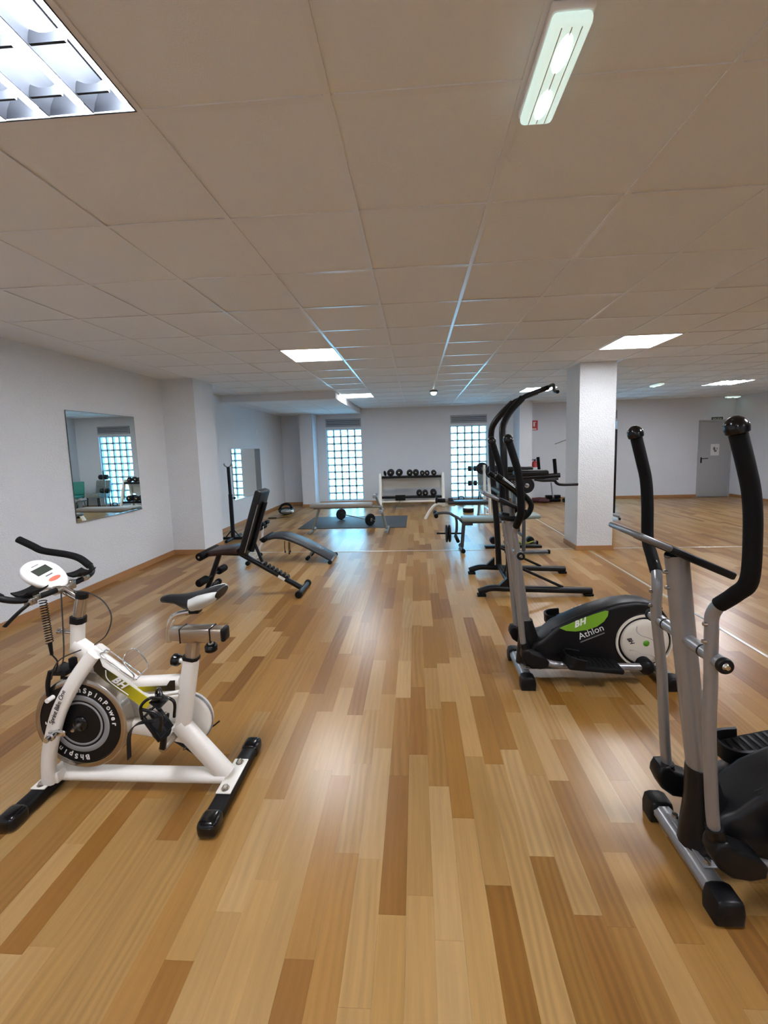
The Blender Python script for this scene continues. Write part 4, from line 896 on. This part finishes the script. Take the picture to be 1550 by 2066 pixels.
def barbell(name, label, p0, p1, plate_t, r, ext, cat='barbell', m_plate='iron', m_bar='steel', plate_th=.035, group=None):
    p0, p1 = V(p0), V(p1); d_ = (p1-p0).normalized()
    t = Thing(name, label, cat, ((p0+p1)/2-V((0, 0, r))), group)
    t.part('bar', MB().cyl(p0-d_*ext, p1+d_*ext, .0125, n=14), m_bar)
    for p, s_ in ((p0, -1), (p1, 1)):
        a = p-d_*plate_th/2
        pl = t.part('plate', MB().lathe([(.014, 0), (r*.30, 0), (r*.34, plate_th*.2), (r*.78, plate_th*.2), (r*.82, 0), (r-.006, 0), (r, .006), (r, plate_th-.006), (r-.006, plate_th), (r*.82, plate_th), (r*.78, plate_th*.8), (r*.34, plate_th*.8), (r*.30, plate_th), (.014, plate_th)], a, d_, 36), m_plate)
        t.part('collar', MB().lathe([(.013, 0), (.03, 0), (.03, .02), (.013, .02)], p+d_*s_*(plate_th/2)-(d_*.02 if s_ < 0 else V((0, 0, 0))), d_, 16), 'chrome')
    return t
barbell('barbell', 'barbell with two black plates lying on the grey mat', (-1.627, 8.375, .130), (-.918, 7.66, .130), 1, .12, .17, 'barbell')

# ================================================================== dumbbell rack
t = Thing('dumbbell_rack', 'white two-shelf dumbbell rack against the back wall between the windows', 'dumbbell rack', (-.12, 10.3, 0))
for x in (-.925, .675):
    t.part('side_frame', MB().rtube([(x, 9.98, 0), (x, 10.02, .12), (x, 10.20, .76), (x, 10.26, .82), (x, 10.36, .80), (x, 10.42, .60), (x, 10.46, 0)], .075, .07, 3, side=(1, 0, 0)), 'white_paint')
for z, y in ((.765, 10.25), (.257, 10.14)):
    t.part('shelf', MB().box((-.125, y, z), (1.52, .22, .055), .006), 'frame_black')
t.part('crossbar', MB().bx(-.9, .65, 10.02, 10.05, .13, .18, .004), 'white_paint')
t.part('back_panel', MB().bx(-.9, .65, 10.44, 10.45, .45, .72), 'white_paint')
def dumbbell(x, y, z, r, label, group='dumbbells on the white rack'):
    t = Thing('dumbbell', label, 'dumbbell', (x, y, z-r), group)
    t.part('handle', MB().cyl((x, y-.09, z), (x, y+.09, z), .014, n=12), 'chrome')
    for s_ in (-1, 1):
        pl = t.part('weight', MB().lathe([(0, 0), (r*.3, 0), (r*.35, .008), (r*.8, .008), (r*.86, 0), (r-.006, 0), (r, .006), (r, .05), (r-.006, .056), (0, .056)], (x, y+s_*.06, z), (0, s_, 0), 28), 'iron')
        t.part('end_cap', MB().lathe([(0, 0), (.02, 0), (.02, .008), (.016, .012), (0, .012)][::-1], (x, y+s_*.113, z), (0, s_, 0), 16), 'steel', pl)
ORD = ['first', 'second', 'third', 'fourth', 'fifth', 'sixth', 'seventh']
for i, (x, z, r) in enumerate([(-.652, .860, .090), (-.434, .860, .088), (-.166, .850, .078), (-.008, .852, .080), (.155, .832, .062), (.279, .836, .064), (.448, .834, .066)]):
    dumbbell(x, 10.22, .7935+r, r, f'dumbbell on the upper rack shelf, {ORD[i]} from the left')
for i, (x, r) in enumerate([(.068, .074), (.220, .072), (.427, .080)]):
    dumbbell(x, 10.12, .2855+r, r, f'dumbbell on the lower rack shelf, {["left", "middle", "right"][i]} of the three')
t = Thing('weight_plate', 'small black weight plate leaning at the left end of the upper rack shelf', 'weight plate', (-.80, 10.22, .79))
t.part('plate', MB().lathe([(.014, 0), (.06, 0), (.07, .01), (.07, .02), (.06, .03), (.014, .03)], (-.815, 10.22, .862), (.9, -.3, .25), 28), 'iron')
t.part('bore', MB().lathe([(.014, -.002), (.02, -.002), (.02, .032), (.014, .032)], (-.815, 10.22, .862), (.9, -.3, .25), 16), 'steel')
t = Thing('black_box', 'black box on the lower rack shelf with a wire hook hanging below', 'box', (-.41, 10.03, .19))
t.part('body', MB().bx(-.54, -.285, 9.985, 10.03, .185, .325, .008), 'black')
t.part('hook', MB().tube([(-.42, 10.0, .19), (-.45, 9.98, .12), (-.52, 9.96, .06), (-.55, 9.95, .02), (-.52, 9.95, .005), (-.44, 9.95, .008)], .006, 6), 'silver_dark')

# ================================================================== grey bench press with leg curl
YW = 5.75
t = Thing('weight_bench', 'grey weight bench with leg curl arm and uprights behind the cross trainer', 'weight bench', (1.1, YW, 0))
t.part('pad', MB().box((1.0, YW, .465), (.72, .26, .055), .02, seg=3), 'pad_green')
t.part('back_pad', MB().box((1.56, YW, .490), (.36, .26, .055), .02, rotm('Y', -3), 3), 'pad_green')
t.part('frame', MB().rtube([(.66, YW, .42), (1.52, YW, .42)], .05, .045, 0), 'frame_dark')
t.part('front_leg', MB().rtube([(.675, YW, .42), (.645, YW, .05)], .05, .05, 0), 'frame_dark')
ft = t.part('front_foot', MB().cyl((.645, YW-.17, .032), (.645, YW+.17, .032), .024), 'frame_dark')
for s_ in (-1, 1): t.part('foot_cap', MB().cyl((.645, YW+s_*.15, .032), (.645, YW+s_*.19, .032), .031, bev=.004), 'black_rubber', ft)
t.part('box_bracket', MB().bx(.67, .80, YW-.04, YW+.04, .372, .425, .004), 'frame_dark')
ca_ = t.part('curl_arm', MB().rtube([(.66, YW, .41), (.60, YW, .475), (.53, YW, .515), (.47, YW, .55), (.37, YW, .558), (.275, YW, .548)], .04, .038, 5).rtube([(.56, YW, .49), (.572, YW, .42), (.57, YW, .30), (.556, YW, .235), (.572, YW, .17)], .04, .036, 5), 'frame_dark')
t.part('roller', MB().cyl((.268, YW-.19, .542), (.268, YW-.03, .542), .03, bev=.006).cyl((.268, YW+.03, .542), (.268, YW+.19, .542), .03, bev=.006), 'foam', ca_)
t.part('weight_peg', MB().cyl((.28, YW, .256), (.66, YW, .25), .012), 'black', ca_)
t.part('lower_roller', MB().cyl((.572, YW-.17, .175), (.572, YW+.17, .175), .026, bev=.006), 'foam', ca_)
for x in (.425, .468): t.part('plate', MB().lathe([(.013, -.016), (.105, -.016), (.124, -.012), (.127, 0), (.124, .012), (.105, .016), (.013, .016)], (x, YW, .252), (1, 0, 0), 32), 'iron')
for s_ in (-1, 1):
    y = YW+s_*.27
    t.part('upright', MB().rtube([(1.46, y, .03), (1.46, y, .96)], .045, .045, 0), 'frame_dark')
    t.part('cradle', MB().rtube([(1.505, y, 1.02), (1.495, y, .965), (1.46, y, .945), (1.425, y, .965), (1.42, y, 1.0)], .03, .012, 3), 'silver_dark')
    fo = t.part('side_foot', MB().rtube([(1.42, y, .035), (1.79, y, .035)], .05, .04, 0), 'frame_dark')
    t.part('foot_cap', MB().box((1.80, y, .036), (.03, .058, .05), .006), 'black_rubber', fo)
t.part('crossbar', MB().rtube([(1.46, YW-.27, .25), (1.46, YW+.27, .25)], .04, .04, 0), 'frame_dark')
t.part('rear_support', MB().rtube([(1.46, YW, .25), (1.45, YW, .42)], .04, .04, 0), 'frame_dark')
t.part('tilt_strut', MB().cyl((1.42, YW+.05, .22), (1.47, YW+.05, .46), .012), 'frame_black')
barbell('barbell', 'barbell resting on the grey weight bench uprights', (1.46, 5.37, .972), (1.46, 6.13, .972), 1, .105, .10, 'barbell')
t = Thing('mini_stepper', 'small yellow-green stepper with black wheels under the grey weight bench', 'stepper', (1.48, 5.88, 0))
t.part('base', MB().bx(1.0, 1.82, 5.83, 5.93, 0, .03, .006), 'black')
t.part('frame', MB().rtube([(1.30, 5.88, .04), (1.42, 5.88, .12), (1.55, 5.88, .06), (1.70, 5.88, .10)], .09, .02, 4), 'lime')
for x in (1.12, 1.42, 1.66): t.part('wheel', MB().cyl((x, 5.84, .11), (x, 5.93, .11), .052, n=20, bev=.008), 'black')

# ================================================================== white bench press, barbell
YP = 8.35
t = Thing('bench_press', 'white-framed bench press with dark pad in front of the middle window', 'weight bench', (.9, YP, 0))
t.part('arched_leg', MB().rtube([(.17, YP, 0), (.27, YP, .17), (.37, YP, .285), (.46, YP, .32), (.56, YP, .30), (.80, YP, .29)], .075, .058, 5), 'white_paint')
t.part('pad', MB().box((1.08, YP, .345), (.86, .27, .065), .022, seg=3), 'pad_dark')
t.part('frame', MB().rtube([(.5, YP, .295), (1.50, YP, .295)], .05, .035, 0), 'frame_grey')
for s_ in (-1, 1):
    y = YP+s_*.28
    t.part('upright', MB().rtube([(1.475, y, .02), (1.455, y, 1.10)], .05, .05, 0), 'white_paint')
    t.part('cradle', MB().rtube([(1.41, y, 1.05), (1.42, y, .99), (1.47, y, .975), (1.52, y, 1.0)], .03, .012, 3), 'silver_dark')
    t.part('foot', MB().rtube([(1.30, y, .025), (1.62, y, .025)], .05, .04, 0), 'white_paint')
t.part('crossbar', MB().rtube([(1.47, YP-.28, .20), (1.47, YP+.28, .20)], .045, .045, 0), 'white_paint')
t.part('rear_leg', MB().rtube([(1.30, YP, .29), (1.28, YP, 0)], .05, .04, 0), 'frame_grey')
barbell('barbell', 'barbell on the white bench uprights in front of the middle window', (1.475, 7.80, 1.005), (1.475, 9.0, 1.005), 1, .135, .14, 'barbell')
t = Thing('dumbbell', 'long dumbbell lying across the foot end of the white bench', 'dumbbell', (.56, YP, .325))
t.part('handle', MB().cyl((.40, YP, .385), (.78, YP, .385), .016), 'chrome')
t.part('weight', MB().lathe([(0, 0), (.068, 0), (.075, .006), (.075, .04), (.068, .046), (0, .046)], (.39, YP, .40), (1, 0, 0), 28), 'iron')
t.part('grip_sleeve', MB().cyl((.44, YP, .386), (.60, YP, .386), .045, bev=.01), 'black_rubber')
t.part('weight', MB().lathe([(0, 0), (.052, 0), (.056, .006), (.056, .09), (.05, .1), (0, .1)], (.66, YP, .382), (1, 0, 0), 28), 'iron')
t = Thing('balance_disc', 'low round black and white step disc on the floor behind the white bench', 'balance disc', (1.18, 9.15, 0))
t.part('base', MB().lathe([(0, 0), (.115, 0), (.125, .01), (.125, .085), (.118, .095), (0, .095)], (1.18, 9.15, 0), (0, 0, 1), 32), 'black')
t.part('top', MB().lathe([(.12, .0955), (.112, .108), (0, .112)], (1.18, 9.15, 0), (0, 0, 1), 32), 'white_plastic')
t = Thing('kettlebell', 'small black kettlebell on the floor below the middle window', 'kettlebell', (1.16, 10.4, 0))
t.part('body', MB().lathe([(0, 0), (.05, 0), (.075, .03), (.082, .07), (.07, .12), (.04, .14), (0, .145)], (1.16, 10.4, 0), (0, 0, 1), 24), 'iron')
t.part('handle', MB().tube([(1.10, 10.4, .11), (1.095, 10.4, .17), (1.12, 10.4, .205), (1.20, 10.4, .205), (1.225, 10.4, .17), (1.22, 10.4, .11)], .013, 10), 'iron')
t = Thing('plate_tree', 'upright weight plate stand with two tiers of plates before the middle window', 'plate stand', (1.46, 10.45, 0))
t.part('post', MB().cyl((1.46, 10.45, 0), (1.46, 10.45, 1.10), .022), 'frame_grey')
for a in (45, 135, 225, 315): t.part('foot', MB().rtube([(1.46, 10.45, .03), (1.46+.2*math.cos(R(a)), 10.45+.2*math.sin(R(a)), .02)], .04, .03, 0, side=(0, 0, 1)), 'frame_grey')
for z in (.925, .545):
    t.part('peg', MB().cyl((1.30, 10.45, z), (1.62, 10.45, z), .012), 'chrome')
    for s_ in (-1, 1): t.part('plate', MB().lathe([(.014, 0), (.06, 0), (.07, .012), (.07, .075), (.06, .085), (.014, .085)], (1.46+s_*.03, 10.45, z), (s_, 0, 0), 28), 'iron')

# ================================================================== things along the back wall, right
def chair(x, y, rz, label, m_, boxy):
    t = Thing('chair', label, 'chair', (x, y, 0))
    t.part('seat', MB().box((x, y, .40), (.40, .42, .06 if not boxy else .12), .02), m_)
    t.part('backrest', MB().box((x, y+.21, .62), (.40, .05 if not boxy else .09, .38), .02, rotm('X', -10)), m_)
    for sx in (-1, 1):
        for sy in (-1, 1): t.part('leg', MB().cyl((x+sx*.17, y+sy*.17, .37), (x+sx*.19, y+sy*.19, 0), .014), 'frame_grey' if not boxy else 'black')
    t.o.rotation_euler.z = rz
chair(2.27, 10.28, -.35, 'teal chair in the corner beside the column, mostly hidden by the tower', 'teal', False)
chair(1.86, 10.66, 0, 'grey patterned armless chair near the middle window, seen in the mirror', 'pattern', True)
mb = MB()
for x, y, z, rx, ry, rz in ((3.20, 10.5, .065, .20, .14, .065), (3.28, 10.40, .055, .14, .13, .055), (3.05, 10.55, .05, .12, .12, .05)): mb.ell((x, y, z), (rx, ry, rz))
single('gym_bag', mb, 'maroon', 'dark maroon bag slumped on the floor below the fire extinguisher', 'bag', (3.2, 10.5, 0))
t = Thing('floor_trainer', 'black floor trainer with grey upright pole against the back wall', 'floor trainer', (3.6, 10.6, 0))
t.part('pole', MB().rtube([(3.60, 10.7, .10), (3.57, 10.75, .49)], .04, .03, 0), 'grey_plastic')
for a, b_ in ((3.41, 3.575), (3.635, 3.79)): t.part('foot_plate', MB().box(((a+b_)/2, 10.68, .115), (b_-a, .10, .09), .012), 'black')
t.part('base', MB().bx(3.45, 3.75, 10.52, 10.76, 0, .07, .012), 'black')
t = Thing('dumbbell', 'black dumbbell on the floor beside the pillar', 'dumbbell', (3.86, 10.4, 0))
t.part('handle', MB().cyl((3.75, 10.4, .055), (3.97, 10.4, .055), .014), 'chrome')
for a in (3.76, 3.89): t.part('weight', MB().cyl((a, 10.4, .055), (a+.07, 10.4, .055), .055, n=20, bev=.008), 'iron')
t = Thing('stool', 'stool with blue seat half hidden behind the white pillar', 'stool', (3.93, 10.1, 0))
t.part('seat', MB().lathe([(0, .06), (.13, .055), (.15, .03), (.15, 0), (0, 0)], (3.93, 10.1, .36), (0, 0, 1), 28), 'blue')
t.part('column', MB().cyl((3.93, 10.1, .04), (3.93, 10.1, .36), .025), 'black')
for a in range(0, 360, 72): t.part('foot', MB().rtube([(3.93, 10.1, .06), (3.93+.2*math.cos(R(a)), 10.1+.2*math.sin(R(a)), .02)], .04, .03, 0, side=(0, 0, 1)), 'black')
t = Thing('wheeled_board', 'tall dark board on casters just right of the pillar', 'board', (3.55, 8.1, 0))
t.part('panel', MB().bx(3.05, 3.945, 8.08, 8.12, .10, 1.76, .006), 'black')
for x in (3.12, 3.90):
    t.part('foot_bar', MB().bx(x-.02, x+.02, 7.85, 8.35, .05, .09, .004), 'grey_plastic')
    for y in (7.87, 8.33): t.part('caster', MB().cyl((x+.015, y, .025), (x+.04, y, .025), .025, n=14), 'black')

# ================================================================== things on the floor by the left wall
t = Thing('exercise_device', 'black and silver rounded exercise device with handle on the floor by the left wall', 'exercise device', (-3.13, 9.3, 0))
t.part('shell', MB().ell((-3.13, 9.3, .085), (.19, .16, .085)), 'black_gloss')
t.part('silver_panel', MB().ell((-3.10, 9.20, .085), (.13, .10, .065)), 'silver')
t.part('side_light', MB().ell((-2.96, 9.22, .08), (.035, .05, .035)), 'white_plastic')
t.part('handle', MB().tube([(-3.29, 9.25, .10), (-3.25, 9.3, .20), (-3.18, 9.34, .24), (-3.08, 9.36, .23), (-3.0, 9.34, .14)], .028, 10), 'foam')
t = Thing('skipping_rope', 'dark stick-like skipping rope lying on the floor near the left wall', 'skipping rope', (-3.2, 8.75, 0))
t.part('handle', MB().cyl((-3.36, 8.72, .012), (-3.18, 8.74, .012), .012, n=10), 'black')
t.part('rope', MB().tube([(-3.18, 8.74, .006), (-3.05, 8.8, .006), (-3.0, 8.9, .006), (-2.92, 8.86, .006)], .005, 6), 'black')
